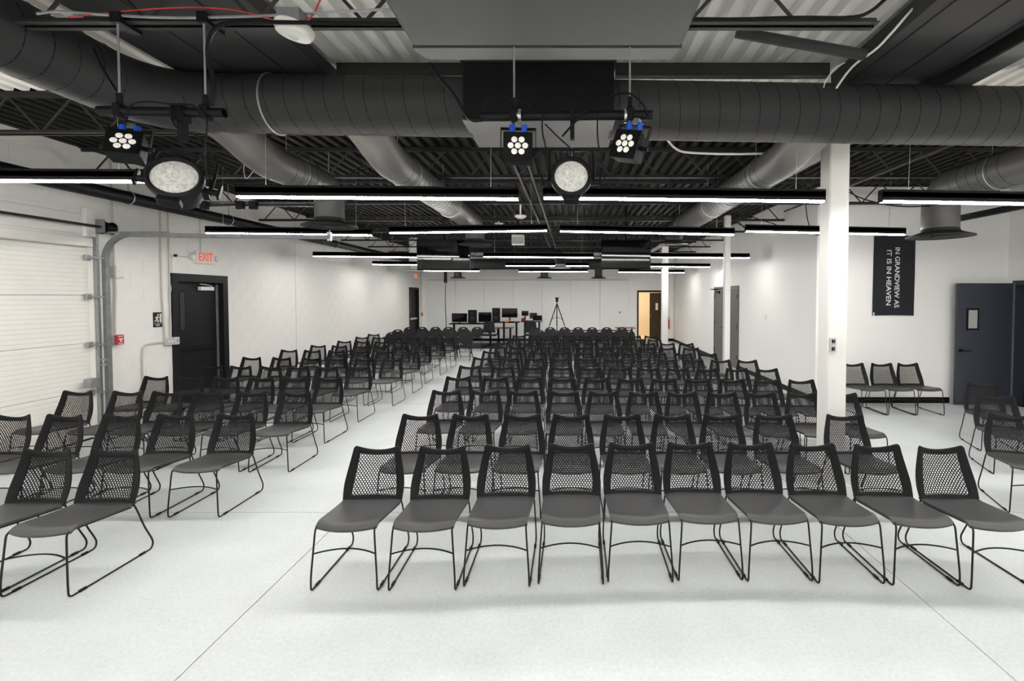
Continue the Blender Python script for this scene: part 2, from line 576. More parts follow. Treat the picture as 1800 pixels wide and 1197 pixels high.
# door_3: grey double doors in the right wall
p0, p1 = 12.18, 14.12
d3 = struct(thing('door_3', 'grey double doors in the right wall behind the far thin post', 'door', (XR, p0, 0)))
f = MB()
for (a, b, z0, z1) in ((p0 - .06, p0, 0, 2.19), (p1, p1 + .06, 0, 2.19), (p0, p1, 2.13, 2.19)):
    f.box(XR - .03, XR - .0005, a, b, z0, z1)
f.build('frame', M['doorgrey'], d3, smooth=False)
for (a, b) in ((p0 + .004, (p0 + p1) / 2 - .004), ((p0 + p1) / 2 + .004, p1 - .004)):
    lf = MB().box(XR - .022, XR - .0005, a, b, .01, 2.125).build('leaf', M['doorgrey'], d3, smooth=False)
    hy = a + .005 if a < 13 else b - .03
    for hz in (.25, 1.05, 1.85):
        MB().box(XR - .034, XR - .018, hy, hy + .03, hz, hz + .12).build('hinge', M['black'], lf, smooth=False)
    hd = b - .10 if a < 13 else a + .08
    MB().tube([(XR - .02, hd, 1.02), (XR - .07, hd, 1.02), (XR - .07, hd + (-.12 if a < 13 else .12), 1.02)], .012, 6).build('handle', M['black'], lf)
    if a > 13:
        MB().box(XR - .07, XR - .02, a + .45, a + .75, 2.0, 2.07).build('door_closer', M['black'], lf, smooth=False)
        MB().tube([(XR - .05, a + .6, 2.1), (XR - .30, a + .5, 2.115), (XR - .04, a + .2, 2.13)], .01, 6).build('closer_arm', M['black'], lf)

# door_4: open doorway in the back wall
d4 = struct(thing('door_4', 'open black door in the back wall with a warm lit room beyond', 'door', (DBx0, YB, 0)))
f = MB(); door_frame(f, 'x', DBx0 + .02, DBx1 - .02, DBz - .03, YB, -.02, .05, .16)
f.build('frame', M['doorblack'], d4, smooth=False)
mt = Matrix.Translation((DBx1 - .05, YB + .165, 0)) @ Matrix.Rotation(math.radians(-70), 4, 'Z')
lf = MB().box(-.93, 0, -.02, .022, .01, 2.07, mt).build('leaf', M['doorblack'], d4, smooth=False)
MB().box(-.40, -.20, -.028, -.021, 1.32, 1.62, mt).build('notice', M['print'], lf, smooth=False)
MB().tube([mt @ Vector(p) for p in ((-.86, -.02, 1.02), (-.86, -.07, 1.02), (-.74, -.07, 1.02))], .012, 6).build('handle', M['chrome'], lf)

# door_5: slate door folded open against the alcove wall
d5 = struct(thing('door_5', 'open slate blue door with small window beside the black banner', 'door', (6.78, YA - .1, 0)))
x0, x1 = aty(1679, 600, YA - .14).x, aty(1776, 600, YA - .14).x
lf = MB().cbox(x0, x1, YA - .17, YA - .125, .012, 2.135, .002).build('leaf', M['doorblue'], d5, smooth=False)
wx0, wx1 = aty(1698.5, 560, YA - .17).x, aty(1720, 560, YA - .17).x
z1, z0 = aty(1700, 542, YA - .17).z, aty(1700, 580, YA - .17).z
MB().box(wx0, wx1, YA - .18, YA - .168, z0, z1).build('window_trim', M['black'], lf, smooth=False)
MB().box(wx0 + .03, wx1 - .03, YA - .184, YA - .178, z0 + .03, z1 - .03).build('glass', M['paleglass'], lf, smooth=False)
hp = aty(1688, 616, YA - .17)
MB().lathe([(.0, 0), (.03, 0), (.03, .012), (0, .012)], Matrix.Translation((hp.x, YA - .17, hp.z)) @ Matrix.Rotation(PI / 2, 4, 'X'), 16, False).build('handle_plate', M['black'], lf)
MB().tube([(hp.x, YA - .17, hp.z), (hp.x, YA - .23, hp.z), (hp.x + .02, YA - .235, hp.z), (hp.x + .13, YA - .235, hp.z)], .011, 8).build('handle', M['black'], lf)
f = MB(); door_frame(f, 'y', DAy0 + .02, DAy1 - .02, DAz - .03, XA, -.02, .05, .16)
f.build('frame', M['doorblue'], d5, smooth=False)
MB().cbox(x1 + .005, x1 + .10, YA - .16, YA - .10, .012, 2.135, .002).build('edge_strip', M['dullsteel'], d5, smooth=False)

# ---- sectional garage door
gd = struct(thing('door_6', 'white sectional overhead door of ribbed horizontal panels, near left wall', 'door', (XL, GY0, 0)))
ph = GZ / 4
for k in range(4):
    z0, z1 = k * ph + .002, (k + 1) * ph - .002
    sec = [(0.0, z0)]
    nr = 11
    for q in range(nr):
        za = z0 + (z1 - z0) * q / nr
        zb = z0 + (z1 - z0) * (q + 1) / nr
        sec += [(.008, za + .004), (.008, zb - .008), (.004, zb - .004)]
    sec += [(0.0, z1)]
    w = MB()
    n = len(sec)
    vs = [(XL - .075 + x, GY0 - .1, z) for (x, z) in sec] + [(XL - .075 + x, GY1 + .02, z) for (x, z) in sec]
    w.add(vs, [(i, i + n, i + n + 1, i + 1) for i in range(n - 1)])
    w.box(XL - .115, XL - .0751, GY0 - .1, GY1 + .02, z0, z1)
    w.build('panel', M['garage'], gd, smooth=False)
MB().cbox(XL - .02, XL + .03, GY0 - .1, GY1 - .01, GZ, GZ + .12, .01).build('header_strip', M['garage'], gd, smooth=False)
MB().cbox(XL - .02, XL + .012, GY0 - .1, GY1 - .01, GZ + .15, GZ + .42, .01).build('header_board', M['block'], gd, smooth=False)
# track, roller brackets, spring shaft and drum
tk = thing('door_track', 'galvanised steel track curving up from the overhead door into room', 'track', (XL + .07, 6.32, 0))
MB().box(XL - .01, XL + .006, 6.252, 6.33, .0, 2.78).build('jamb_angle', M['steel'], tk, smooth=False)
MB().box(XL + .004, XL + .05, 6.252, 6.262, .0, 2.78).build('jamb_flange', M['steel'], tk, smooth=False)
XT, YT, ZT, RT = XL + .09, 6.33, 2.735, .33
path = [Vector((XT, YT, 0.02))] + [Vector((XT, YT, ZT - RT))] + [Vector((XT + RT - RT * math.cos(a), YT, ZT - RT + RT * math.sin(a))) for a in [PI / 2 * i / 12 for i in range(1, 13)]]
endp = aty(580, 417, YT)
path.append(Vector((endp.x, YT, endp.z)))
w = MB()
vs, fs = [], []
for i, p in enumerate(path):
    tg = (path[min(i + 1, len(path) - 1)] - path[max(i - 1, 0)]).normalized()
    nr = Vector((tg.z, 0, -tg.x))
    for (a, b) in ((-.026, -.03), (.026, -.03), (.026, .03), (-.026, .03), (-.026, .022), (.019, .022), (.019, -.022), (-.026, -.022)):
        vs.append(p + nr * a + Vector((0, b, 0)))
for i in range(len(path) - 1):
    for j in range(8):
        fs.append((i * 8 + j, i * 8 + (j + 1) % 8, (i + 1) * 8 + (j + 1) % 8, (i + 1) * 8 + j))
w.add(vs, fs)
w.build('rail', M['dullsteel'], tk, smooth=False)
MB().box(XT - .05, XT + .9, YT - .035, YT - .03, ZT + .012, ZT + .042).build('angle_bar', M['dullsteel'], tk, smooth=False)
MB().box(endp.x - .03, endp.x + .02, YT - .02, YT + .02, endp.z - .05, endp.z + .07).tube([(endp.x, YT, endp.z + .05), (endp.x, YT, ZD)], .010, 6).build('hanger', M['steel'], tk, smooth=False)
for zz in (.62, 1.26, 1.90, 2.42):
    MB().cbox(XL - .05, XL - .015, 6.17, 6.245, zz - .035, zz + .035, .006).tube([(XL - .03, 6.2, zz), (XT, 6.18, zz), (XT, YT, zz)], .011, 6).build('roller_bracket', M['steel'], tk, smooth=False)
for zz in (.98, 1.05):
    MB().box(XL, XT + .02, 6.26, 6.30, zz - .01, zz + .012).build('track_clip', M['steel'], tk, smooth=False)
MB().box(XL, XL + .09, 6.09, 6.20, .70, .82).build('latch_box', M['steel'], tk, smooth=False)
sh = thing('spring_shaft', 'dark torsion shaft with cable drum above the overhead door', 'shaft', (XL + .12, 6.3, 2.83))
MB().tube([(XL + .12, 1.9, 2.83), (XL + .12, 6.42, 2.83)], .017, 8).build('shaft', M['joist'], sh)
MB().lathe([(.02, -.07), (.085, -.07), (.075, -.04), (.068, .03), (.09, .06), (.02, .06)], Matrix.Translation((XL + .12, 6.33, 2.83)) @ Matrix.Rotation(PI / 2, 4, 'X'), 20).build('cable_drum', M['black'], sh)
MB().box(XL, XL + .18, 6.24, 6.25, 2.75, 2.93).build('bearing_plate', M['dullsteel'], sh, smooth=False)
MB().cbox(XL, XL + .06, 6.12, 6.24, GZ + .13, 3.06, .004).build('end_post', M['block'], sh, smooth=False)

# vertical control joint in the block wall
struct(MB().box(XL - .002, XL + .0015, 10.81, 10.823, 0, ZD - .01).build('trim_1', M['greybox'], smooth=False))

# ---- columns
def column(nm, label, x, y, wd, cat='column'):
    t = thing(nm, label, cat, (x, y, 0))
    h = wd / 2
    MB().cbox(x - h, x + h, y - h, y + h, .0, ZC - .001, .012).build('shaft', M['column'], t, smooth=False)
    MB().box(x - h - .04, x + h + .04, y - h - .04, y + h + .04, 0, .014).build('base_plate', M['column'], t, smooth=False)
    return t
C1 = (2.64, 4.72)
c1 = column('steel_column', 'thick white square steel column standing among the near right chairs', C1[0], C1[1], .195)
for zz in (aty(1454, 598, C1[1]).z, aty(1454, 611, C1[1]).z):
    o = MB().box(C1[0] - .082, C1[0] - .022, C1[1] - .116, C1[1] - .1025, zz - .033, zz + .033).build('outlet', M['greybox'], c1, smooth=False)
    MB().box(C1[0] - .068, C1[0] - .052, C1[1] - .119, C1[1] - .116, zz - .018, zz + .018).box(C1[0] - .048, C1[0] - .036, C1[1] - .119, C1[1] - .116, zz - .018, zz + .018).build('socket', M['black'], o, smooth=False)
c2p = aty(1168, 580, 14.4)
c2 = column('steel_column', 'white column by the open back door with extinguisher beyond it', c2p.x, 14.4, .19)
c3p = aty(1277, 560, 8.97)
c3 = column('steel_column', 'thin white post in front of the grey double doors', c3p.x, 8.97, .112)

# ---- girder over the columns
gx = 2.73
gi = thing('steel_girder', 'long dark steel girder running front to back over the columns', 'beam', (gx, 1.5, ZC))
MB().box(gx - .10, gx + .10, 4.3, YB - .02, ZC, ZC + .016).build('bottom_flange', M['soffit'], gi, smooth=False)
MB().box(gx - .006, gx + .006, 4.3, YB - .02, ZC + .016, ZD - .02).build('web', M['joist'], gi, smooth=False)
MB().box(gx - .10, gx + .10, 4.3, YB - .02, ZD - .02, ZD - .003).build('top_flange', M['joist'], gi, smooth=False)

# ================================================================== BAR JOISTS
joist_ys = [2.72, 4.50, 6.15, 7.87, 9.6, 11.3, 13.0, 14.7, 16.4, 18.1, 3.15]
JP = .62
hz = ZD - .03 - ZC
upm = MB().tube([(0, 0, .02), (JP / 2, 0, hz)], .011, 5).mesh('web_bar', M['joist'])
dnm = MB().tube([(0, 0, hz), (JP / 2, 0, .02)], .011, 5).mesh('web_bar', M['joist'])
for k, y in enumerate(joist_ys):
    xr = 1.74 if k == 0 else (XA if y < YA else XR)
    xl0 = -3.15 if k == 0 else (3.35 if k == 10 else XL)       # the first joist stops at the big duct
    t = thing('bar_joist', ('black open web steel joist across the ceiling, %s from the front' % ORD[k + 1]) if k < 10 else 'short open web joist at the upper right corner, beyond the grey beam', 'joist', (xl0, y, ZC), 'open web joists')
    for (z0, nm) in ((ZC, 'bottom_chord'), (ZD - .045, 'top_chord')):
        w = MB()
        zz = (z0, z0 + .006) if z0 == ZC else (z0 + .036, z0 + .042)
        w.box(xl0, xr, y - .045, y - .008, zz[0], zz[1]).box(xl0, xr, y + .008, y + .045, zz[0], zz[1])
        w.box(xl0, xr, y - .014, y - .008, z0, z0 + .04).box(xl0, xr, y + .008, y + .014, z0, z0 + .04)
        w.build(nm, M['joist'], t, smooth=False)
    x = xl0 + .1
    while x + JP < xr:
        link_mesh('web_bar', upm, t, (x - xl0, 0, 0))
        link_mesh('web_bar', dnm, t, (x + JP / 2 - xl0, 0, 0))
        x += JP

# ================================================================== DUCTS
def helix(p0, p1, r, pitch, n=20):
    p0, p1 = Vector(p0), Vector(p1)
    d = p1 - p0
    L = d.length
    d.normalize()
    a = d.orthogonal().normalized()
    b = d.cross(a)
    k = int(L / pitch * n)
    return [p0 + d * (L * i / k) + (a * math.cos(2 * PI * i / n) + b * math.sin(2 * PI * i / n)) * r for i in range(k + 1)]

def diffuser(t, x, y, z, r, neck, m='duct'):
    # stepped cone diffuser hanging under a vertical neck
    mt = Matrix.Translation((x, y, z))
    o = MB().lathe([(neck, .10), (neck + .01, .06), (r * .72, .04), (r, .005), (r, -.006), (r * .90, .0), (r * .66, .03), (r * .6, .03)], mt, 32, False).build('diffuser', M[m], t)
    MB().lathe([(r * .62, .022), (r * .60, -.004), (r * .36, .022), (r * .34, .022)], mt, 32, False).build('diffuser_ring', M[m], o)
    MB().lathe([(.0, .012), (r * .30, .012), (r * .28, -.008), (0, -.002)], mt, 24, False).build('diffuser_cone', M[m], o)

DY, DR = 3.87, .228
zl, zr = aty(420, 183, DY).z, aty(1500, 201, DY).z
xl, xr_ = aty(420, 183, DY).x, aty(1500, 201, DY).x
def zmain(x): return zl + (zr - zl) * (x - xl) / (xr_ - xl)
XE = -3.42     # centre line of the run that turns toward the camera
md = thing('air_duct', 'fat black spiral duct crossing the ceiling and elbowing toward the camera', 'duct', (0, DY, 3.2))
re = .42
pts = [(-.81, DY, zmain(-.81)), (XE + re, DY, zmain(XE + re))] + [(XE + re - re * math.sin(a), DY - re + re * math.cos(a), zmain(XE)) for a in [PI / 2 * i / 8 for i in range(1, 9)]] + [(XE, YF + .1, zmain(XE))]
MB().tube(pts, DR, 32).build('duct_left_run', M['duct'], md)
MB().tube([(.31, DY, zmain(.31)), (XA - .02, DY, zmain(XA))], DR, 32).build('duct_right_run', M['duct'], md)
MB().tube(helix((-.81, DY, zmain(-.81)), (XE + re, DY, zmain(XE + re)), DR, .155), .0035, 4).build('spiral_seam', M['black'], md)
MB().tube(helix((.31, DY, zmain(.31)), (XA - .03, DY, zmain(XA)), DR, .155), .0035, 4).build('spiral_seam', M['black'], md)
MB().tube(helix((XE, DY - re, zmain(XE)), (XE, .5, zmain(XE)), DR, .155), .0035, 4).build('spiral_seam', M['black'], md)
for xx in (aty(485, 180, DY).x,):
    MB().tube([Vector((xx, DY + (DR + .004) * math.sin(a), zmain(xx) + (DR + .004) * math.cos(a))) for a in [2 * PI * i / 32 for i in range(32)]], .008, 4, closed=True).build('strap', M['steel'], md)
pl = MB().cbox(-.82, .32, 3.55, 4.18, 3.24, 3.68, .006).build('plenum_box', M['black'], md, smooth=False)  # box blackened, shade of its front put into the colour
MB().cbox(-.825, .325, 3.545, 4.185, 3.225, 3.2395, .003).build('lit_bottom', M['soffit'], pl, smooth=False)  # paler sheet imitates light on the plenum underside
MB().box(-.835, .335, 3.535, 4.195, 3.66, 3.70).build('plenum_flange', M['duct'], pl, smooth=False)
for x in (-.6, .1):
    MB().tube([(x, 3.87, 3.69), (x, 3.87, ZD)], .012, 6).build('hanger_rod', M['joist'], md)

def branch(label, x, y1, r, zb, dz, ring, seam=True, y0=DY + .15):
    t = thing('air_duct', label, 'duct', (x, y0, zb), 'branch ducts with round diffusers')
    re = r * 1.25 if y1 > DY + 1.3 + r * 1.25 else r * 1.1
    pts = smooth_path([(x, DY + .05, zmain(x) - .04), (x, DY + .28, zmain(x) - .07), (x, DY + .75, zb), (x, DY + 1.0, zb)], 2) + [(x, y1 - re, zb)] + [(x, y1 - re + re * math.sin(a), zb - re + re * math.cos(a)) for a in [PI / 2 * i / 8 for i in range(1, 9)]] + [(x, y1, dz + .05)]
    MB().tube(pts, r, 28).build('duct_run', M['branch'], t)
    if seam:
        MB().tube(helix((x, DY + 1.0, zb), (x, y1 - re, zb), r, .13), .003, 4).build('spiral_seam', M['black'], t)
    diffuser(t, x, y1, dz, ring, r, 'duct')
    k = 0
    for yy in (y0 + 1.1, y0 + 2.9, y0 + 4.7):
        if yy < y1 - .6:
            MB().tube([Vector((x + (r + .003) * math.sin(a), yy, zb + (r + .003) * math.cos(a))) for a in [2 * PI * i / 28 for i in range(28)]], .006, 4, closed=True).tube([(x - r * .5, yy, zb + r * .86), (x - r * .5, yy, ZD)], .005, 5).build('strap', M['steel'], t)
    return t
ZBR = 3.25
xb = aty(580, 395, 5.85).x
branch('black branch duct at left ending in a round diffuser over left rows', xb, 5.85, .172, ZBR, aty(580, 398, 5.85).z, .325)
xb = aty(835, 428, 8.75).x
branch('black branch duct left of centre ending in a diffuser over the aisle', xb, 8.75, .172, ZBR, aty(835, 430, 8.75).z, .30)
branch('black branch duct right of centre running back beside the girder', 2.09, 9.6, .172, ZBR, 2.98, .30)
xb = aty(1652, 415, 5.95).x
branch('large black branch duct at far right dropping to a wide diffuser', xb, 5.95, .20, ZBR + .02, aty(1650, 416, 5.95).z, .36)

# trunk at the back with short drops
bt = thing('air_duct', 'black duct crossing the ceiling near the back wall with drop diffusers', 'duct', (-2, 17.6, 3.1))
p0, p1 = aty(800, 466, 17.6), aty(1062, 466, 17.6)
MB().tube([(p0.x, 17.6, 3.12), (p1.x, 17.6, 3.12)], .20, 24).build('duct_run', M['duct'], bt)
for xx in (p0.x + .4, p1.x - .4):
    MB().tube([(xx, 17.6, 3.3), (xx, 17.6, ZD)], .008, 6).build('hanger_rod', M['black'], bt)
for pxx in (805, 957, 1052):
    q = aty(pxx, 489, 17.6)
    MB().tube([(q.x, 17.6, 3.12), (q.x, 17.6, q.z + .03)], .14, 20).build('neck', M['duct'], bt)
    diffuser(bt, q.x, 17.6, q.z, .29, .14)
q = aty(985, 471, 13.2)
t = thing('air_duct', 'short black duct drop with white lit diffuser over the middle rows', 'duct', (q.x, 13.2, q.z))
MB().tube([(q.x - .8, 13.2, q.z + .42), (q.x - .2, 13.2, q.z + .42), (q.x - .06, 13.2, q.z + .36), (q.x, 13.2, q.z + .2), (q.x, 13.2, q.z + .03)], .14, 20).build('neck', M['duct'], t)
diffuser(t, q.x, 13.2, q.z, .29, .14, 'white')
MB().tube([(q.x - .6, 13.2, q.z + .5), (q.x - .6, 13.2, ZD)], .008, 6).build('hanger_rod', M['black'], t)
q = aty(727, 476, 15.5)
t = thing('air_duct', 'pale round diffuser on a short neck near the far left door', 'duct', (q.x, 15.5, q.z))
MB().tube([(q.x, 15.5, ZD), (q.x, 15.5, q.z + .03)], .14, 20).build('neck', M['white'], t)
diffuser(t, q.x, 15.5, q.z, .33, .14, 'white')
t = thing('steel_channel', 'dark steel channel under the deck above the big duct', 'beam', (0, 3.95, 3.7))
for (a, b) in ((-1.95, -.86), (.36, 2.14)):
    MB().box(a, b, 3.92, 3.93, 3.735, ZD - .002).box(a, b, 3.93, 3.99, 3.735, 3.743).box(a, b, 3.93, 3.99, ZD - .012, ZD - .002).build('channel', M['joist'], t, smooth=False)
a, b = aty(1680, 388, 6.25), aty(1740, 372, 5.5)
t = thing('ceiling_rail', 'dark steel rail running toward the camera below the far right duct', 'rail', (5.02, 5.4, a.z))
MB().cbox(4.98, 5.06, 4.45, 6.3, a.z - .035, a.z + .035, .006).build('rail', M['housing'], t, smooth=False)
for yy in (4.8, 6.1):
    MB().tube([(5.02, yy, a.z + .03), (5.02, yy, ZD)], .007, 6).build('hanger_rod', M['joist'], t)

# grey rectangular soffit duct overhead in front
zs = 3.30
y1 = 2.83
t = thing('box_duct', 'big grey rectangular duct overhead at the top centre', 'duct', (-.15, y1, zs))
xa, xb_ = aty(742, 108, y1).x, aty(1187, 110, y1).x
MB().cbox(xa, xb_, YF + .05, y1 - .17, zs, 3.44, .02).build('duct_body', M['soffit'], t, smooth=False)
w = MB()
a0 = y1 - .168
vs = [(xa, a0, zs - .004), (xb_, a0, zs - .004), (xb_ - .03, y1, zs + .015), (xa + .03, y1, zs + .015), (xa, a0, 3.44), (xb_, a0, 3.44), (xb_ - .03, y1, 3.44), (xa + .03, y1, 3.44)]
w.add(vs, [(0, 3, 2, 1), (4, 5, 6, 7), (0, 1, 5, 4), (1, 2, 6, 5), (2, 3, 7, 6), (3, 0, 4, 7)])
w.build('end_cap', M['soffit'], t, smooth=False)
# dark box duct at upper right and the pale beam beside it
t = thing('box_duct', 'dark flat box duct at the upper right running toward the camera', 'duct', (2.5, 3.9, 3.67))
w = MB()
vs = [(2.22, 4.05, 3.67), (2.95, 4.05, 3.67), (2.95, 4.05, 3.80), (2.22, 4.05, 3.80), (1.98, YF + .1, 3.67), (2.95, YF + .1, 3.67), (2.95, YF + .1, 3.80), (1.98, YF + .1, 3.80)]
w.add(vs, [(0, 1, 2, 3), (4, 7, 6, 5), (0, 4, 5, 1), (1, 5, 6, 2), (2, 6, 7, 3), (3, 7, 4, 0)])
w.build('duct_body', M['duct'], t, smooth=False)
for xx in (2.30, 2.62, 2.90):
    MB().box(xx - .01, xx + .01, YF + .1, 4.0, 3.662, 3.6695).build('seam', M['duct'], t, smooth=False)
t = thing('steel_beam', 'grey steel beam running toward the camera at the upper right', 'beam', (3.06, 3.6, 3.55))
MB().box(2.97, 3.17, YF + .05, 4.2, 3.575, 3.59).build('bottom_flange', M['soffit'], t, smooth=False)
MB().box(3.065, 3.08, YF + .05, 4.2, 3.59, ZD - .01).build('web', M['joist'], t, smooth=False)

t = thing('box_duct', 'dark flat box duct at the upper left beside the fat round duct', 'duct', (-2.6, 4.05, 3.66))
MB().cbox(-3.16, -1.985, YF + .1, 4.05, 3.705, 3.82, .006).build('duct_body', M['duct'], t, smooth=False)
for xx in (-2.75, -2.3):
    MB().box(xx - .012, xx + .012, YF + .1, 4.04, 3.697, 3.7045).build('seam', M['duct'], t, smooth=False)

# long black pipe beside the left wall
t = thing('sprinkler_pipe', 'thick black pipe running front to back along the left wall', 'pipe', (XL + .45, 1, 3.2))
xp = XL + .47
z_ = atx(214, 345, xp).z
MB().tube([(xp, YF + .05, z_), (xp, YB - .02, z_)], .082, 20).build('pipe', M['housing'], t)
for pxx, pyy in ((226, 350), (402, 384), (590, 428), (690, 450)):
    yy = atx(pxx, pyy, xp).y
    MB().tube([Vector((xp + .086 * math.sin(a), yy, z_ + .086 * math.cos(a))) for a in [2 * PI * i / 20 for i in range(20)]], .008, 4, closed=True).tube([(xp, yy, z_ + .08), (xp, yy, ZD)], .007, 5).build('pipe_clamp', M['steel'], t)

# ================================================================== LINEAR LIGHTS
BW, BH = .066, .095
def led_bar(label, x0, z0, x1, z1, y):
    cx, cz = (x0 + x1) / 2, (z0 + z1) / 2
    L = math.hypot(x1 - x0, z1 - z0)
    t = thing('linear_light', label, 'light', (cx, y, cz), 'suspended linear lights')
    t.rotation_euler = (0, -math.atan2(z1 - z0, x1 - x0), 0)
    def part(mb, nm, m, sm=False):
        me = mb.mesh(nm, m, sm)
        return link_mesh(nm, me, t)
    h = L / 2
    w = MB().box(-h, h, -BW / 2, -BW / 2 + .006, 0, BH).box(-h, h, BW / 2 - .006, BW / 2, 0, BH).box(-h, -h + .006, -BW / 2, BW / 2, -.015, BH).box(h - .006, h, -BW / 2, BW / 2, -.015, BH)
    w.box(-h, h, -BW / 2, BW / 2, .03, BH - .02)
    part(w, 'housing', M['housing'])
    q_ = BW / 2 - .008
    w = MB().box(-h + .007, h - .007, -q_, q_, -.014, .0298)
    part(w, 'diffuser', M['led'])
    w = MB(); w.add([(-h + .05, -.024, BH - .008), (h - .05, -.024, BH - .008), (h - .05, .024, BH - .008), (-h + .05, .024, BH - .008)], [(0, 1, 2, 3)])
    part(w, 'top_diffuser', M['ledup'])
    for s in (-.8, .8):
        part(MB().tube([(s * h, 0, BH - .01), (s * h, 0, ZD - cz)], .0025, 5), 'hanger_wire', M['steel'], True)
    return t
def bar_px(label, ax, ay, bx_, by, y):
    p, q = aty(ax, ay, y), aty(bx_, by, y)
    return led_bar(label, p.x, p.z, q.x, q.z, y)
YR = [4.16, 6.95, 10.4, 13.7, 16.5]
bar_px('lit linear light bar, near row, leftmost and cut by the frame', -228, 315.5, 258, 318, 4.16)
bar_px('lit linear light bar, near row, left of the centre', 418, 345, 912, 349, YR[0])
bar_px('lit linear light bar, near row, meeting the white column', 955, 347, 1448, 353, YR[0])
bar_px('lit linear light bar, near row, rightmost and cut by the frame', 1547, 353, 2040, 361, YR[0])
bar_px('lit linear light bar, second row, leftmost', 363, 409, 655, 413, YR[1])
bar_px('lit linear light bar, second row, left of the aisle diffuser', 685, 409, 962, 405, YR[1])
bar_px('lit linear light bar, second row, right of the centre', 984, 406, 1290, 412, YR[1])
bar_px('lit linear light bar, second row, rightmost beside the banner', 1310, 406, 1590, 412, YR[1])
bar_px('lit linear light bar, third row, leftmost', 551, 450, 741, 452, YR[2])
bar_px('lit linear light bar, third row, between the two hanging screens', 850, 451, 1043, 452.5, YR[2])
bar_px('lit linear light bar, third row, right of the right screen', 1143, 452, 1317, 453, YR[2])
bar_px('lit linear light bar, fourth row, leftmost', 655, 464.5, 800, 466, YR[3])
bar_px('lit linear light bar, fourth row, in the middle', 889, 467, 1035, 467.5, YR[3])
bar_px('lit linear light bar, fourth row, right of the white far column', 1110, 468, 1248, 469, YR[3])
bar_px('lit linear light bar, back row, left part', 720, 475.5, 843, 476.5, YR[4])
bar_px('lit linear light bar, back row, middle part', 912, 477.5, 1033, 477.5, YR[4])
bar_px('lit linear light bar, back row, right end', 1087, 478, 1203, 479, YR[4])
led_bar('added linear light bar out of view at right, in line with near row', 5.30, 2.80, 7.55, 2.78, 4.16)  # added beyond the frame to brighten the alcove and its banner wall
led_bar('added linear light bar out of view at the right over the alcove', 5.0, 2.80, 7.45, 2.80, 1.6)  # second unseen bar, also added to light the alcove
zz = 2.83
for k, yy in enumerate((.75, -2.2)):
    for j, xx in enumerate((-4.9, -1.7, 1.0, 4.6)):
        led_bar('linear light bar out of view over the stage, %s row, %s from left' % (ORD[k + 1], ORD[j + 1]), xx - 1.22, zz, xx + 1.22, zz, yy)

# ================================================================== MESH-BACK CHAIRS
def lerp_tab(tab, v):
    for (a, fa), (b, fb) in zip(tab, tab[1:]):
        if v <= b:
            k = (v - a) / (b - a)
            k = max(0, min(1, k))
            return fa + (fb - fa) * k
    return tab[-1][1]
HW = [(0, .214), (.1, .2185), (.2, .221), (.3, .221), (.4, .2175), (.5, .2115), (.6, .204), (.7, .195), (.8, .1855), (.9, .176), (1, .167)]
IN = [(0, .167), (.3, .160), (1, .124)]
ZB0, ZBH = .390, .370
def back_pt(x, v, dy=0.0):
    hw = lerp_tab(HW, v)
    u = x / hw
    y = .150 + .097 * v + .012 * math.sin(PI * v) + .034 * (1 - u * u)
    z = ZB0 + ZBH * v + .044 * (u * u - .5) * (max(0, v - .55) / .45) ** 1.5
    return Vector((x, y + dy, z))
V0, V1 = .105, .885
def back_frame():
    # ring between the outline and the rectangular opening, given thickness
    ring = []
    def inner(v): return lerp_tab(IN, v)
    N = 12
    for i in range(N):                                   # bottom, left to right
        k = -1 + 2 * i / N
        ring.append(((k * lerp_tab(HW, 0), 0.0), (k * inner(V0), V0)))
    for i in range(N):                                   # right side, up
        v = i / N * .95
        vi = V0 + (V1 - V0) * i / N
        ring.append(((lerp_tab(HW, v), v), (inner(vi), vi)))
    tops = [1.0, .975, .945, .88] + [.88 - 1.76 * (i + 1) / 9 for i in range(8)] + [-.88, -.945, -.975, -1.0]
    for i, k in enumerate(tops):                         # top with rounded corners
        vv = {1.0: .95, .975: .982, .945: .996}.get(abs(k), 1.0)
        kk = max(-1, min(1, k / .93)) if abs(k) > .88 else k / .93
        ring.append(((k * lerp_tab(HW, vv), vv), (kk * inner(V1), V1)))
    for i in range(1, N):
        v = (1 - i / N) * .95
        vi = V0 + (V1 - V0) * (1 - i / N)
        ring.append(((-lerp_tab(HW, v), v), (-inner(vi), vi)))
    w = MB()
    n = len(ring)
    S = 4
    lay = []
    for side in (0, 1):
        for s in range(S + 1):
            k = s / S
            row = []
            for (o, i_) in ring:
                x = o[0] + (i_[0] - o[0]) * k
                v = o[1] + (i_[1] - o[1]) * k
                th = .0085 * (0.55 + .45 * math.sin(PI * min(1, k * .9 + .05)))
                row.append(back_pt(x, v, -th if side == 0 else th))
            lay.append(row)
    vs = [p for r in lay for p in r]
    fs = []
    def q(a, b, flip):
        for i in range(n):
            j = (i + 1) % n
            f_ = (a * n + i, a * n + j, b * n + j, b * n + i)
            fs.append(tuple(reversed(f_)) if flip else f_)
    for s in range(S):
        q(s, s + 1, False)
        q(S + 1 + s, S + 2 + s, True)
    q(0, S + 1, True)
    q(S, 2 * S + 1, False)
    w.add(vs, fs)
    return w
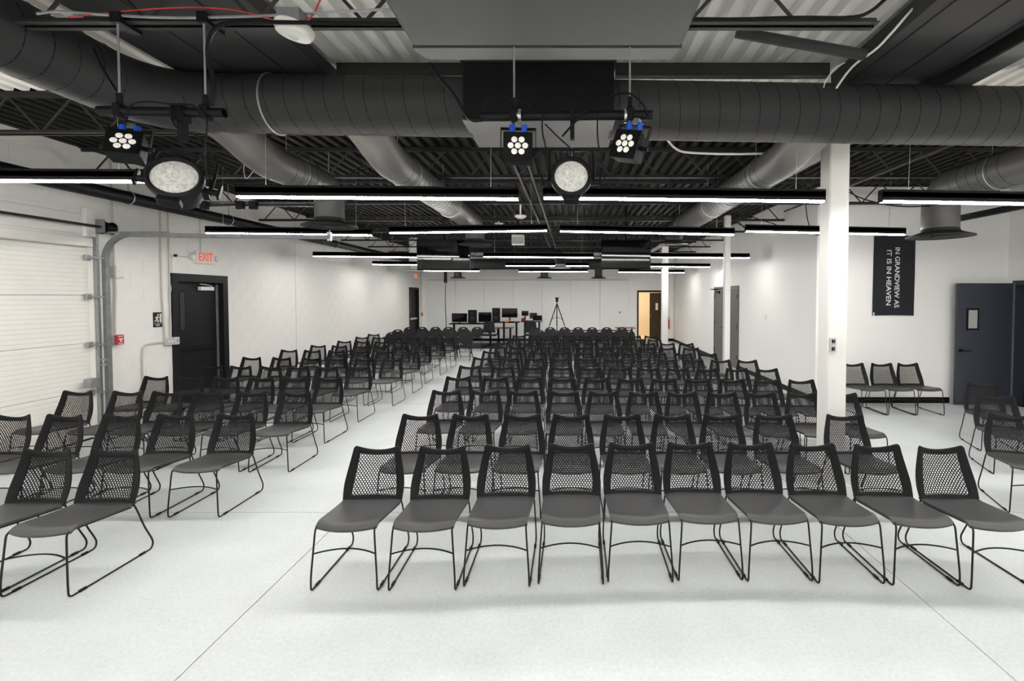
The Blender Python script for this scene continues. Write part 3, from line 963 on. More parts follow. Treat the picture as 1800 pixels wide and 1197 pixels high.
def back_mesh(hi):
    p, rp = .0208, .0150
    Lv = ZBH * 1.035
    w = MB()
    r = .0070 if hi else .0075
    hh, hl = rp * .63, rp * .37
    hexc = [(0, hh), (-p / 2, hl), (-p / 2, -hl), (0, -hh), (p / 2, -hl), (p / 2, hl)]
    row = 0
    s = V0 * Lv
    while s < V1 * Lv + .004:
        v = s / Lv
        lim = lerp_tab(IN, v) + .002
        nx = int(lim / p) + 1
        for i in range(-nx, nx + 1):
            x = i * p + (p / 2 if row % 2 else 0)
            if abs(x) > lim:
                continue
            outer = []
            for a in range(6):
                outer.append(hexc[a])
                if hi:
                    b = hexc[(a + 1) % 6]
                    outer.append(((hexc[a][0] + b[0]) / 2, (hexc[a][1] + b[1]) / 2))
            ns = len(outer)
            innr = []
            for c in outer:
                l_ = math.hypot(*c)
                innr.append((x + c[0] / l_ * r, s + c[1] / l_ * r))
            outer = [(x + c[0], s + c[1]) for c in outer]
            def mp(c, dy): return back_pt(c[0], c[1] / Lv, dy)
            if hi:
                vs = [mp(c, -.0016) for c in outer] + [mp(c, -.0016) for c in innr] + [mp(c, .0016) for c in innr] + [mp(c, .0016) for c in outer]
                fs = []
                for j in range(ns):
                    j2 = (j + 1) % ns
                    for L_ in range(3):
                        fs.append((L_ * ns + j, L_ * ns + j2, (L_ + 1) * ns + j2, (L_ + 1) * ns + j))
            else:
                vs = [mp(c, 0) for c in outer] + [mp(c, 0) for c in innr]
                fs = [(j, (j + 1) % ns, ns + (j + 1) % ns, ns + j) for j in range(ns)]
            w.add(vs, fs)
        s += rp
        row += 1
    return w
def seat_mb():
    def top(a, b):                                         # a across, b front to rear
        u = -1 + 2 * a
        hw = .198 + .014 * b
        yf = -.300 + .045 * u * u
        y = yf + (.178 - yf) * b
        z = .436 - .036 * b - .008 * math.sin(PI * min(1, b * 1.05)) * (1 - .5 * u * u) + .004 * u * u
        if b < .16:
            k = 1 - b / .16
            z -= .030 * k * k
        if b > .9:
            z += .010 * (b - .9) / .1
        return Vector((u * hw, y, z))
    def bot(a, b):
        p = top(a, b)
        return p + Vector((0, .004 if b < .1 else 0, -.014))
    return MB().shell(top, bot, 16, 16)
def leg_mb(s, n=7):
    P = [(.196, .17, .40), (.210, .165, .39), (.211, .19, .33), (.213, .235, .20), (.213, .285, .10), (.213, .305, .05), (.213, .290, .0065), (.213, .245, .0065),
         (.213, .20, .0065), (.213, -.20, .0065), (.213, -.23, .0065), (.213, -.290, .0065), (.212, -.291, .07), (.210, -.290, .12), (.194, -.275, .34), (.190, -.270, .404), (.188, -.235, .412), (.188, -.2, .409), (.200, .15, .381)]
    return MB().tube([(s * x, y, z) for (x, y, z) in smooth_path(P, 2)], .006, n)
def crossbar_mb(n=6):
    return MB().tube([(.2025 * t_, -.282 + .055 * (1 - t_ * t_), .246 + .006 * (1 - t_ * t_)) for t_ in [-1 + i / 8 for i in range(17)]], .0055, n)
mesh_hi = back_mesh(True).mesh('back_mesh', M['plastic'], smooth=False)
mesh_lo = back_mesh(False).mesh('back_mesh', M['plastic'], smooth=False)
frame_me = back_frame().mesh('backrest', M['plastic'], angle=1.0)
seat_me = seat_mb().mesh('seat', M['seat'], angle=0.9)
leg_me = {s: leg_mb(s).mesh('sled_leg', M['tube']) for s in (-1, 1)}
leg_lo = {s: leg_mb(s, 4).mesh('sled_leg', M['tube']) for s in (-1, 1)}
bar_me = crossbar_mb().mesh('crossbar', M['tube'])
gl_me = MB().cbox(-.0085, .0085, -.024, .024, .0, .016, .003).mesh('glide', M['plastic'], smooth=False)
def make_chair(hi):
    t = thing('mesh_back_chair', 'black mesh-back sled chair', 'chair')
    link_mesh('seat', seat_me, t)
    bk = link_mesh('backrest', frame_me, t)
    link_mesh('back_mesh', mesh_hi if hi else mesh_lo, bk)
    for s in (-1, 1):
        lg = link_mesh('sled_leg', (leg_me if hi else leg_lo)[s], t)
        if hi:
            for yy in (-.205, .215):
                link_mesh('glide', gl_me, lg, (s * .213, yy, 0))
    link_mesh('crossbar', bar_me, t)
    return t
proto = {True: make_chair(True), False: make_chair(False)}
used = {True: False, False: False}
def place_chair(x, y, rz, label, group, hi=True):
    if not used[hi]:
        o = proto[hi]; used[hi] = True
    else:
        o = copy_tree(proto[hi])
    o.location = (x, y, 0)
    o.rotation_euler = (0, 0, rz)
    o['label'] = label
    o['group'] = group
    return o

TOPZ, TOPY = .776, .247
right_rows = [
    ([663, 779, 890.5, 1005, 1114, 1218, 1328, 1437, 1552, 1655], 784, 785),
    ([739, 827, 918, 1004, 1094, 1181, 1267, 1360, 1484], 727, 727.5),
    ([785, 853.5, 919, 992, 1060.5, 1132, 1199, 1268, 1337.5, 1410.5, 1478], 685, 690),
    ([806, 871, 930.5, 989, 1050, 1108, 1168, 1224, 1287, 1349, 1407], 661, 666.5),
    ([825.4, 884.5, 935, 988.5, 1036, 1090, 1140.5, 1191, 1242.6, 1296.7, 1347], 642, 647),
    ([848, 895, 940, 985, 1032, 1079, 1126, 1173, 1219, 1266, 1313], 627, 632),
    ([863, 902, 945, 986, 1028, 1069, 1110, 1156, 1202, 1244], 616, 620.5),
    ([875, 909, 953, 989, 1026, 1062, 1099, 1135, 1172, 1215], 608, 610.5),
    ([885, 922.5, 966, 1003.5, 1039, 1074, 1108, 1139, 1172, 1204], 601, 602.5),
    ([904, 933, 963, 996, 1028, 1059, 1091, 1120, 1150], 594.5, 595.5),
    ([912, 941, 970, 1000, 1029, 1058, 1087, 1116, 1143], 589, 589.5),
]
left_rows = [
    ([83, 202], 789, 789),
    ([22, 113, 214, 309, 415], 728, 726),
    ([137, 224, 293, 366, 443, 521], 686, 688),
    ([274, 335, 398, 459, 518.5, 579], 660.5, 662.5),
    ([372, 423, 476, 525, 575.6, 632], 642, 643.5),
    ([442, 494.5, 547, 594, 641, 689], 627, 629),
    ([508, 549, 592, 634, 677, 722], 614, 617),
    ([559, 597, 634, 670, 706, 743], 606, 608),
    ([605, 638, 671, 704, 737, 769], 598.5, 600),
    ([636, 666, 696, 727, 757, 787], 591.5, 593),
    ([657], 586.5, 587.5),
]
def row_positions(xs_, ya, yb):
    out = []
    for x in xs_:
        k = (x - xs_[0]) / max(1, xs_[-1] - xs_[0])
        p = atz(x, ya + (yb - ya) * k, TOPZ)
        out.append([p.x, p.y - TOPY])
    # neighbours never overlap
    for _ in range(30):
        for a, b in zip(out, out[1:]):
            d = b[0] - a[0]
            if d < .462:
                e = (.462 - d) / 2
                a[0] -= e; b[0] += e
    return out
for r, (xs_, ya, yb) in enumerate(right_rows):
    pos = row_positions(xs_, ya, yb)
    if r == 0:                                             # the front row is set in a shallow arc
        for k, yf in enumerate((1041.5, 1041.5, 1034, 1029, 1025, 1022, 1023.5, 1028, 1032, 1040)):
            pos[k][1] = (atz(1005, yf, 0).y + .292) * .9 + pos[k][1] * .1
    for k, (x, y) in enumerate(pos):
        if r == 1 and k == len(pos) - 1:
            lab = 'black mesh-back sled chair right of the thick white column, second row'
        else:
            lab = 'black mesh-back sled chair, right block, %s row, %s from the aisle' % (ORD[r + 1], ORD[k + 1])
        place_chair(x, y, random.uniform(-.02, .02), lab, 'mesh-back chairs in the right block', r < 4)
for r, (xs_, ya, yb) in enumerate(left_rows):
    pos = row_positions(xs_, ya, yb)
    for k, (x, y) in enumerate(pos):
        lab = 'black mesh-back sled chair, left block, %s row, %s from the aisle' % (ORD[r + 1], ORD[len(pos) - k]) if len(pos) > 1 else 'black mesh-back sled chair by the left wall, last before the folding chairs'
        place_chair(x, y, random.uniform(-.02, .02), lab, 'mesh-back chairs in the left block', r < 4)
for k, x in enumerate((1501, 1549, 1595.5)):
    p = atz(x, 637.5, TOPZ)
    place_chair(p.x, min(p.y - TOPY, YA - .34), random.uniform(-.03, .03), 'black mesh-back sled chair against the alcove wall, %s from the slate door' % ORD[3 - k], 'chairs along the alcove wall', True)
for (x, y, rz, lab) in ((1776, 727, -.36, 'black mesh-back sled chair at the right edge, nearest of the angled ones'),
                        (1750, 693, -.36, 'black mesh-back sled chair at the right edge, second of the angled ones'),
                        (1727, 672, -.34, 'black mesh-back sled chair at the right edge, farthest of the angled ones'),
                        (1838, 677, -.36, 'black mesh-back sled chair at the right edge, mostly cut off by the frame')):
    p = atz(x, y, TOPZ)
    place_chair(p.x + math.sin(rz) * TOPY, p.y - math.cos(rz) * TOPY, rz, lab, 'angled chairs at the right edge', True)

# ================================================================== FOLDING CHAIRS (back rows)
def folding_proto():
    t = thing('folding_chair', 'black folding chair', 'chair')
    out, inn = [], []
    N = 36
    for i in range(N):
        a = 2 * PI * i / N
        c, s = math.cos(a), math.sin(a)
        ex = 2.6
        x =   .205 * math.copysign(abs(c) ** (2 / ex), c)
        z = .635 + .185 * math.copysign(abs(s) ** (2 / (2.0 if s > 0 else 4.0)), s)
        out.append((x, z))
        inn.append((.062 * c, .768 + .016 * s))
    w = MB()
    def yy(x, z): return .16 + (z - .45) * .25 - .25 * x * x
    S = 3
    lay = []
    for side in (-.010, .010):
        for k in range(S + 1):
            f_ = k / S
            lay.append([Vector((o[0] + (i_[0] - o[0]) * f_, yy(o[0] + (i_[0] - o[0]) * f_, o[1] + (i_[1] - o[1]) * f_) + side, o[1] + (i_[1] - o[1]) * f_)) for o, i_ in zip(out, inn)])
    fs = []
    def q(a, b):
        for i in range(N):
            j = (i + 1) % N
            fs.append((a * N + i, a * N + j, b * N + j, b * N + i))
    for k in range(S):
        q(k, k + 1); q(S + 1 + k, S + 2 + k)
    q(0, S + 1); q(S, 2 * S + 1)
    w.add([p for l in lay for p in l], fs)
    w.build('backrest', M['fold'], t, angle=1.0)
    MB().shell(lambda a, b: Vector(((-1 + 2 * a) * (.185 + .010 * b), -.22 + .42 * b, .445 - .012 * math.sin(PI * b))), lambda a, b: Vector(((-1 + 2 * a) * (.185 + .010 * b), -.22 + .42 * b, .425)), 8, 8).build('seat', M['fold'], t)
    for s in (-1, 1):
        MB().tube([(s * .205, -.25, .0), (s * .208, .02, .40), (s * .203, .15, .52), (s * .18, .20, .66)], .011, 6).build('front_leg', M['tube'], t)
        MB().tube([(s * .188, .27, .0), (s * .188, -.03, .43)], .010, 6).build('rear_leg', M['tube'], t)
    MB().tube([(-.188, .22, .07), (.188, .22, .07)], .008, 6).build('stretcher', M['tube'], t)
    return t
fp = folding_proto()
first = True
FTOP = .82
frows = [('left', [690, 716, 742, 768, 794, 820], 583.6), ('left', [699, 722, 746, 770, 794, 819], 579.0), ('left', [720, 742, 766, 789, 814, 839], 574.5),
         ('right', [948, 975, 1003, 1029, 1053, 1078, 1105], 580.0), ('right', [940, 967, 992, 1016, 1041, 1066, 1093], 575.2)]
fb = {('left', 579.0): 'second row from the back', ('left', 574.5): 'back row', ('left', 583.6): 'third row from the back', ('right', 580.0): 'second row from the back', ('right', 575.2): 'back row'}
for side, xs_, y in frows:
    for k, x in enumerate(xs_):
        o = fp if first else copy_tree(fp)
        first = False
        p = atz(x, y, FTOP)
        o.location = (p.x, p.y - .25, 0)
        o.rotation_euler = (0, 0, random.uniform(-.05, .05))
        o['label'] = 'black round-top folding chair, %s block, %s, %s from left' % (side, fb[(side, y)], ORD[k + 1])
        o['group'] = 'folding chairs at the back'

# ================================================================== STAGE LIGHTING
def cable(label, pts, r=.006, m='black', cat='cable', it=2, name='cable'):
    pts = smooth_path(pts, it)
    o = MB().tube(pts, r, 6).build(name, M[m], loc=tuple(pts[0]))
    return tag(o, label, cat)

YP = 2.66
def pipe(label, a, b, rods, ztop=ZC):
    p, q = aty(*a, YP), aty(*b, YP)
    t = thing('lighting_pipe', label, 'pipe', tuple((p + q) / 2))
    w = MB()
    R, r_ = .027, .023
    d = (q - p).normalized()
    mt = Matrix.Translation(p) @ d.to_track_quat('Z', 'Y').to_matrix().to_4x4()
    L = (q - p).length
    w.lathe([(r_, .10), (r_, 0), (R, 0), (R, L), (r_, L), (r_, L - .10)], mt, 20, False)
    w.build('pipe', M['housing'], t, angle=.5)
    for (rx, ry, m_) in rods:
        k = (rx - a[0]) / (b[0] - a[0])
        c = p + (q - p) * k
        c = Vector((c.x, YP, c.z))
        rt = [aty(rx - (rx - PX) * .0, ry, 2.6).x, YP, ZC]
        MB().tube([(c.x, YP, c.z + .08), (c.x, YP, ztop + (.02 if ztop == ZC else 0))], .0055, 8).build('hanger_rod', M[m_], t)
        if ztop == ZC:
            MB().box(c.x - .028, c.x + .028, YP - .02, YP + .12, ZC - .02, ZC + .04).build('beam_clamp', M['black'], t, smooth=False)
        MB().cbox(c.x - .022, c.x + .022, YP - .036, YP + .036, c.z - .04, c.z + .04, .01).box(c.x - .012, c.x + .012, YP - .01, YP + .01, c.z + .03, c.z + .10).build('pipe_clamp', M['black'], t, smooth=False)
    return p, q
pa, qa = pipe('black lighting pipe hanging on two rods at the upper left', (175, 195), (395, 199), [(211, 40, 'steel'), (362, 38, 'steel')])
pb, qb = pipe('black lighting pipe hanging below the plenum at top centre', (845, 205), (1146, 202), [(904, 115, 'steel'), (1107, 120, 'steel')], zs)

def par(label, px_, py_, rot, pz_, yoke_x):
    c = aty(px_, py_, YP - .04)
    t = thing('par_light', label, 'stage light', tuple(c), 'small square stage lights')
    t.rotation_euler = rot
    s = .077
    w = MB()
    vs = [(-s, -.035, -s), (s, -.035, -s), (s, -.035, s), (-s, -.035, s), (-s * .92, .07, -s * .85), (s * .92, .07, -s * .85), (s * .92, .07, s * .85), (-s * .92, .07, s * .85)]
    w.add(vs, [(0, 1, 2, 3), (5, 4, 7, 6), (1, 5, 6, 2), (4, 0, 3, 7), (3, 2, 6, 7), (4, 5, 1, 0)])
    bd = link_mesh('body', w.mesh('body', M['housing'], False), t)
    link_mesh('face_plate', MB().cbox(-s - .003, s + .003, -.043, -.034, -s - .003, s + .003, .004).mesh('face_plate', M['black'], False), t)
    lm = MB().lathe([(.0, -.004), (.010, -.0035), (.0165, 0), (.0165, .004), (0, .004)], Matrix.Rotation(PI / 2, 4, 'X') @ Matrix.Rotation(PI, 4, 'X'), 18, False).mesh('lens', M['lens'])
    for k in range(7):
        a = PI / 3 * k + PI / 6 + PI/6
        xx, zz_ = (0, 0) if k == 6 else (.0395 * math.cos(a), .0395 * math.sin(a))
        link_mesh('lens', lm, bd, (xx, -.0455, zz_))
    for xx in (-.033, .033):
        link_mesh('connector', MB().tube([(xx, .0, s * .9), (xx, .0, s + .06)], .017, 10).mesh('connector', M['blue']), t)
    for s2 in (-1, 1):
        pass
    yk = MB()
    hw = s + .018
    yk.box(-hw - .004, -hw, .0, .028, -.02, .125).box(hw, hw + .004, .0, .028, -.02, .125).box(-hw - .004, hw + .004, .0, .028, .121, .125)
    link_mesh('yoke', yk.mesh('yoke', M['black'], False), t)
    for s2 in (-1, 1):
        link_mesh('knob', MB().tube([(s2 * s, .014, -.0), (s2 * (hw + .022), .014, -.0)], .012, 10).mesh('knob', M['black']), t)
    link_mesh('clamp', MB().box(-.018, .018, -.002, .03, .125, .165).mesh('clamp', M['chrome'], False), t)
    return t
par('square seven-lens stage light on the left pipe, left of round spotlight', 222, 257, (math.radians(-24), 0, math.radians(24)), 0, 0)
par('square seven-lens stage light on centre pipe, left of the round spotlight', 911, 262, (math.radians(-8), 0, math.radians(4)), 0, 0)
par('tilted square seven-lens stage light at right end of the centre pipe', 1104, 258, (math.radians(-10), math.radians(14), math.radians(-34)), 0, 0)

def spot(label, px_, py_, rot, sc, yoke_h=.2):
    c = aty(px_, py_, YP - .08)
    t = thing('spotlight', label, 'stage light', tuple(c), 'round stage spotlights')
    t.rotation_euler = rot
    t.scale = (sc, sc, sc)
    R90 = Matrix.Rotation(PI / 2, 4, 'X')               # local z -> -y
    link_mesh('body', MB().lathe([(.0, -.19), (.05, -.19), (.075, -.16), (.092, -.08), (.1, -.02), (.1, .0), (0, 0)], R90, 32, False).mesh('body', M['housing']), t)
    link_mesh('rim', MB().lathe([(.10, -.02), (.115, -.015), (.117, .02), (.104, .028), (.093, .018), (.093, -.01)], R90, 36, False).mesh('rim', M['black']), t)
    link_mesh('lens', MB().lathe([(.0, .026), (.04, .024), (.07, .019), (.094, .010), (.094, 0), (0, 0)], R90, 36, False).mesh('lens', M['spotlens']), t)
    fins = MB()
    for k in range(7):
        a = PI * (k + .5) / 7
        mt = Matrix.Rotation(a - PI / 2, 4, 'Y')
        fins.box(-.004, .004, .03, .17, .08, .108, mt)
    link_mesh('cooling_fins', fins.mesh('cooling_fins', M['black'], False), t)
    link_mesh('base_block', MB().cbox(-.045, .045, -.01, .06, -.138, -.10, .008).mesh('base_block', M['black'], False), t)
    yk = smooth_path([(-.128, .06, -.0), (-.128, .06, .14), (-.12, .06, yoke_h), (-.06, .06, yoke_h), (.06, .06, yoke_h), (.12, .06, yoke_h), (.128, .06, .14), (.128, .06, 0)], 2)
    link_mesh('yoke', MB().tube(yk, .009, 8).mesh('yoke', M['black']), t)
    for s2 in (-1, 1):
        link_mesh('knob', MB().tube([(s2 * .098, .06, 0), (s2 * .165, .06, 0)], .016, 12).box(s2 * .165 - .006, s2 * .165 + .006, .045, .075, -.03, .045).mesh('knob', M['black']), t)
    return t
spot('round stage spotlight on the left pipe, turned toward the centre', 308, 314, (math.radians(-24), math.radians(8), math.radians(24)), 1.14)
spot('round stage spotlight on the centre pipe, facing the camera', 1004, 312, (math.radians(-12), 0, math.radians(0)), .98)
# drop arms from pipes to the spotlights
c = aty(318, 200, YP)
o = MB().box(c.x - .03, c.x + .03, YP - .036, YP + .036, c.z - .045, c.z + .045).box(c.x - .008, c.x + .025, YP - .02, YP + .02, c.z - .16, c.z - .03).build('pipe_clamp', M['black'], loc=tuple(c), smooth=False)
tag(o, 'black hook clamp holding the round spotlight on the left pipe', 'clamp')
c = aty(1006, 204, YP)
o = MB().box(c.x - .012, c.x + .012, YP - .034, YP + .034, c.z - .036, c.z + .06).box(c.x - .012, c.x + .012, YP - .02, YP + .02, c.z - .13, c.z - .02).build('pipe_clamp', M['black'], loc=tuple(c), smooth=False)
tag(o, 'black hook clamp holding the round spotlight on the centre pipe', 'clamp')
for pxx, lab in ((910, 'bright steel coupling on centre pipe above the left square light'), (1103, 'bright steel coupling on the centre pipe near its right end')):
    c = aty(pxx, 204, YP)
    o = MB().lathe([(.029, -.022), (.036, -.02), (.036, -.006), (.031, -.004), (.031, .004), (.036, .006), (.036, .02), (.029, .022)], Matrix.Translation(c) @ Matrix.Rotation(PI / 2, 4, 'Y'), 20, False).build('pipe_coupling', M['chrome'], loc=tuple(c))
    tag(o, lab, 'coupling')

def A(x, y, d): return aty(x, y, d)
cable('thick black cable bundle bending down to the left lighting pipe', [A(700, 42, 2.55), A(560, 40, 2.55), A(420, 38, 2.55), A(375, 45, 2.55), A(362, 90, 2.64), A(378, 150, 2.62), A(372, 185, 2.62)], .012)
cable('black cable looping over the left lighting pipe', [A(222, 196, 2.62), A(235, 180, 2.60), A(270, 178, 2.60), A(300, 184, 2.60), A(330, 182, 2.60), A(352, 192, 2.60), A(366, 215, 2.62), A(360, 250, 2.66), A(362, 310, 2.66)], .005)
cable('black power cable dangling beneath the left lighting pipe', [A(300, 185, 2.61), A(300, 205, 2.61), A(312, 230, 2.61), A(345, 235, 2.61), A(362, 262, 2.61), A(350, 280, 2.61)], .005)
cable('black cable bundle sweeping from grey duct to the centre pipe', [A(755, 112, 2.7), A(775, 140, 2.65), A(800, 168, 2.6), A(815, 198, 2.66), A(830, 213, 2.64), A(848, 210, 2.63)], .011)
cable('black cable arching above the right end of the centre pipe', [A(1140, 205, 2.62), A(1130, 180, 2.62), A(1105, 160, 2.62), A(1065, 170, 2.62), A(1030, 195, 2.62), A(1010, 215, 2.62), A(988, 240, 2.63)], .006)
cable('thin black cable loop left of the centre square light', [A(850, 195, 2.62), A(855, 172, 2.62), A(880, 168, 2.62), A(910, 178, 2.62), A(932, 180, 2.62), A(930, 195, 2.62)], .004)
cable('thin black safety cable hanging between the centre stage lights', [A(955, 195, 2.62), A(952, 230, 2.62), A(960, 260, 2.62), A(961, 300, 2.62)], .004)
cable('thin black safety cable hanging right of the centre spotlight', [A(1050, 200, 2.62), A(1050, 250, 2.62), A(1060, 290, 2.62), A(1063, 318, 2.62)], .004)
cable('thin black wire crossing behind the centre spotlight', [A(958, 218, 2.66), A(985, 245, 2.66), A(1005, 262, 2.66), A(1012, 275, 2.66)], .004)
cable('red alarm wire strung along the joist at upper left', [A(120, 30, 2.66), A(230, 18, 2.66), A(330, 12, 2.66), A(410, 16, 2.66), A(455, 28, 2.66), A(485, 36, 2.66)], .004, 'redwire', 'wire', name='wire')
cable('red alarm wire rising from the white sensor to the deck', [A(538, 38, 2.66), A(552, 25, 2.66), A(560, 5, 2.66), A(570, -12, 2.66)], .005, 'redwire', 'wire', name='wire')
cable('silver armoured conduit along the first joist at upper left', [A(65, 24, 2.66), A(100, 19, 2.66), A(180, 26, 2.66), A(300, 32, 2.66), A(400, 30, 2.66), A(490, 27, 2.66), A(600, 20, 2.66), A(690, 16, 2.66)], .008, 'steel', 'conduit', name='conduit')
cable('white cable running down to the big duct at upper right', [A(1628, -8, 3.05), A(1600, 20, 3.05), A(1570, 55, 3.1), A(1540, 88, 3.2), A(1505, 110, 3.3), A(1487, 130, 3.45), A(1470, 155, 3.55)], .008, 'cable_white')
cable('thin pale cable curling above the big duct, left of white one', [A(1485, 110, 3.5), A(1465, 120, 3.5), A(1450, 145, 3.5), A(1448, 154, 3.5)], .004, 'cable_white')
cable('black cable run clipped beneath the first joist at upper right', [A(1205, 33, 2.66), A(1300, 34, 2.66), A(1400, 30, 2.66), A(1500, 32, 2.66), A(1530, 22, 2.66), A(1560, -5, 2.66)], .010)
cable('black cable hanging from the big duct beside the near column', [A(1455, 250, 4.8), A(1480, 275, 4.8), A(1510, 285, 4.8), A(1540, 275, 4.8)], .008)
cable('black cable sagging between the near column and far right diffuser', [A(1487, 335, 4.75), A(1520, 352, 5.0), A(1580, 364, 5.5), A(1640, 362, 5.93)], .008)
o = MB().tube([A(1295, 57, 3.1), A(1520, 97, 3.1)], .034, 12).build('brace_pipe', M['joist'], loc=tuple(A(1400, 75, 3.1)))
tag(o, 'dark slanting brace pipe under the pale deck at upper right', 'pipe')
cable('white bent conduit behind the big duct right of centre', [A(1165, 235, 4.9), A(1172, 245, 4.9), A(1190, 265, 4.9), A(1215, 269, 4.9), A(1280, 271, 4.9), A(1345, 270, 4.9)], .012, 'cable_white', 'conduit', name='conduit')

cable('loose black cable coil lying on a joist left of the aisle duct', [A(612, 310, 6.15), A(635, 290, 6.15), A(655, 300, 6.15), A(640, 312, 6.15), A(622, 306, 6.15), A(648, 294, 6.15), A(668, 311, 6.15)], .008)
cable('loose black cable bunch hanging near the second light row at right', [A(1276, 388, 9.6), A(1310, 376, 9.6), A(1340, 388, 9.6), A(1372, 396, 9.6), A(1345, 408, 9.6), A(1310, 400, 9.6), A(1290, 388, 9.6)], .010)
cable('black cable dropping from the joist beside the second light row', [A(1416, 359, 7.87), A(1420, 395, 7.87), A(1436, 418, 7.87), A(1450, 400, 7.87), A(1452, 359, 7.87)], .008)
cable('pale wire drooping from the joist beside the black left diffuser', [A(430, 285, 6.1), A(428, 300, 6.1), A(432, 318, 6.1), A(446, 300, 6.1)], .005, 'cable_white', 'wire', name='wire')
cable('thin black cable sagging beneath the big duct at far left', [A(165, 85, 2.9), A(180, 120, 2.8), A(205, 160, 2.7)], .006)

# occupancy sensor on the first joist
c = aty(517, 55, 2.66)
t = thing('ceiling_sensor', 'white round ceiling sensor under a grey box at the upper left', 'sensor', tuple(c))
tl = Matrix.Translation(c) @ Matrix.Rotation(math.radians(10), 4, 'Y')
MB().lathe([(.0, -.035), (.05, -.034), (.088, -.022), (.10, .0), (.10, .025), (.092, .034), (0, .034)], tl, 32, False).build('sensor_body', M['white'], t)
MB().lathe([(.0, -.044), (.02, -.042), (.028, -.034), (.0, -.03)], tl, 16, False).build('sensor_lens', M['greybox'], t)
MB().cbox(c.x - .065, c.x + .065, 2.60, 2.72, c.z + .035, c.z + .10, .004).build('junction_box', M['dullsteel'], t, smooth=False)

# small ceiling discs over the middle
for (pxx, pyy, yy, r, lab) in ((915, 380, 7.9, .10, 'white dome ceiling detector near the middle, larger of the two'), (877, 393, 9.62, .09, 'small white ceiling disc near the aisle diffuser')):
    c = aty(pxx, pyy, yy)
    o = MB().lathe([(0, -.045), (r * .5, -.04), (r * .9, -.015), (r, .0), (r * .9, .014), (0, .014)], Matrix.Translation(c), 24, False).box(c.x - .012, c.x + .012, yy - .012, yy + .012, c.z, ZC + .01).build('ceiling_detector', M['white'], loc=tuple(c))
    tag(o, lab, 'detector')
c = aty(911, 422, 9.6)
t = thing('wall_speaker', 'white box speaker hanging from the ceiling between the screens', 'speaker', tuple(c))
MB().cbox(c.x - .125, c.x + .125, 9.5, 9.66, c.z - .10, c.z + .10, .01).build('cabinet', M['white'], t, smooth=False)
MB().box(c.x - .115, c.x + .115, 9.494, 9.5, c.z - .09, c.z + .05).build('grille', M['greybox'], t, smooth=False)
MB().tube([(c.x, 9.58, c.z + .1), (c.x, 9.58, ZC + .02)], .014, 8).build('hanger_rod', M['black'], t)

# track lights under a joist at the left
a, b = aty(355, 362, 6.1), aty(556, 362, 6.1)
t = thing('track_light', 'black track with two small spot boxes hanging at the left', 'track light', tuple((a + b) / 2))
MB().box(a.x, b.x, 6.06, 6.10, a.z - .012, a.z + .012).box(a.x, b.x, 6.06, 6.10, a.z + .035, a.z + .05).build('track', M['joist'], t, smooth=False)
for pxx in (362, 425, 448):
    q = aty(pxx, 362, 6.05)
    MB().cbox(q.x - .045, q.x + .045, 5.99, 6.055, q.z - .05, q.z + .055, .006).build('spot_box', M['black'], t, smooth=False)
for pxx in (370, 540):
    q = aty(pxx, 362, 6.08)
    MB().tube([(q.x, 6.08, q.z + .02), (q.x, 6.08, ZC + .0)], .006, 6).build('hanger_rod', M['black'], t)

# conduits running along the ceiling
for (xx, zz, lab) in ((-.66, 3.41, 'grey conduit running front to back overhead, left of the pair'), (-.50, 3.415, 'grey conduit running front to back overhead, right of the pair'), (3.75, 3.40, 'long dark conduit running back over the right alcove')):
    o = MB().tube([(xx, 4.3, zz), (xx, YB - .05 if xx < 3 else YA - .03, zz)], .016, 8).build('conduit', M['joist'], loc=(xx, 4.3, zz))
    tag(o, lab, 'conduit')

# hanging TVs
def tv(label, x0, y0, x1, y1, yd, yaw):
    c = aty((x0 + x1) / 2, (y0 + y1) / 2, yd)
    wd = (x1 - x0) / FPX * yd
    ht = (y1 - y0) / FPX * yd
    t = thing('hanging_screen', label, 'screen', tuple(c), 'hanging display screens')
    t.rotation_euler = (math.radians(2.0), 0, yaw)
    link_mesh('back_shell', MB().cbox(-wd / 2, wd / 2, 0, .06, -ht / 2, ht / 2, .01).mesh('back_shell', M['black'], False), t)
    link_mesh('screen', MB().box(-wd / 2 + .012, wd / 2 - .012, -.004, .0, -ht / 2 + .02, ht / 2 - .012).mesh('screen', M['screen'], False), t)
    link_mesh('mount', MB().box(-.2, .2, .06, .10, -.2, .2).tube([(0, .1, 0), (0, .1, ZD - c.z)], .03, 10).mesh('mount', M['black'], False), t)
    link_mesh('speaker_bar', MB().cbox(-wd / 2, wd / 2, .01, .05, -ht / 2 - .015, -ht / 2, .004).mesh('speaker_bar', M['black'], False), t)
tv('black hanging display screen, left of the two over the aisle', 733, 422, 826, 474, 10.1, math.radians(2))
tv('black hanging display screen, right of the two with bright reflections', 1057, 422, 1144, 472, 10.1, math.radians(-2))

# ================================================================== LEFT WALL FITTINGS
def wallbox(name, label, cat, px_, py_, w_, h_, d_, m, parts=None):
    c = atx(px_, py_, XL + .002)
    t = thing(name, label, cat, (XL, c.y, c.z))
    MB().cbox(XL + .001, XL + d_, c.y - w_ / 2, c.y + w_ / 2, c.z - h_ / 2, c.z + h_ / 2, .006).build('box', M[m], t, smooth=False)
    return t, c
RZ = Matrix.Rotation(PI / 2, 4, 'Z') @ Matrix.Rotation(PI / 2, 4, 'X')     # text upright, facing +x
def flat_text(name, body, size, m, parent, world_loc, sx=1.0, depth=.0015, rot=RZ):
    me = text_mesh(name, body, size, depth)
    me.materials.clear(); me.materials.append(m)
    me.transform(Matrix.Diagonal((sx, 1, 1, 1)))
    me.transform(rot)
    off = Vector((0, 0, 0)); p = parent
    while p is not None:
        off += p.location; p = p.parent
    return link_mesh(name, me, parent, tuple(Vector(world_loc) - off))

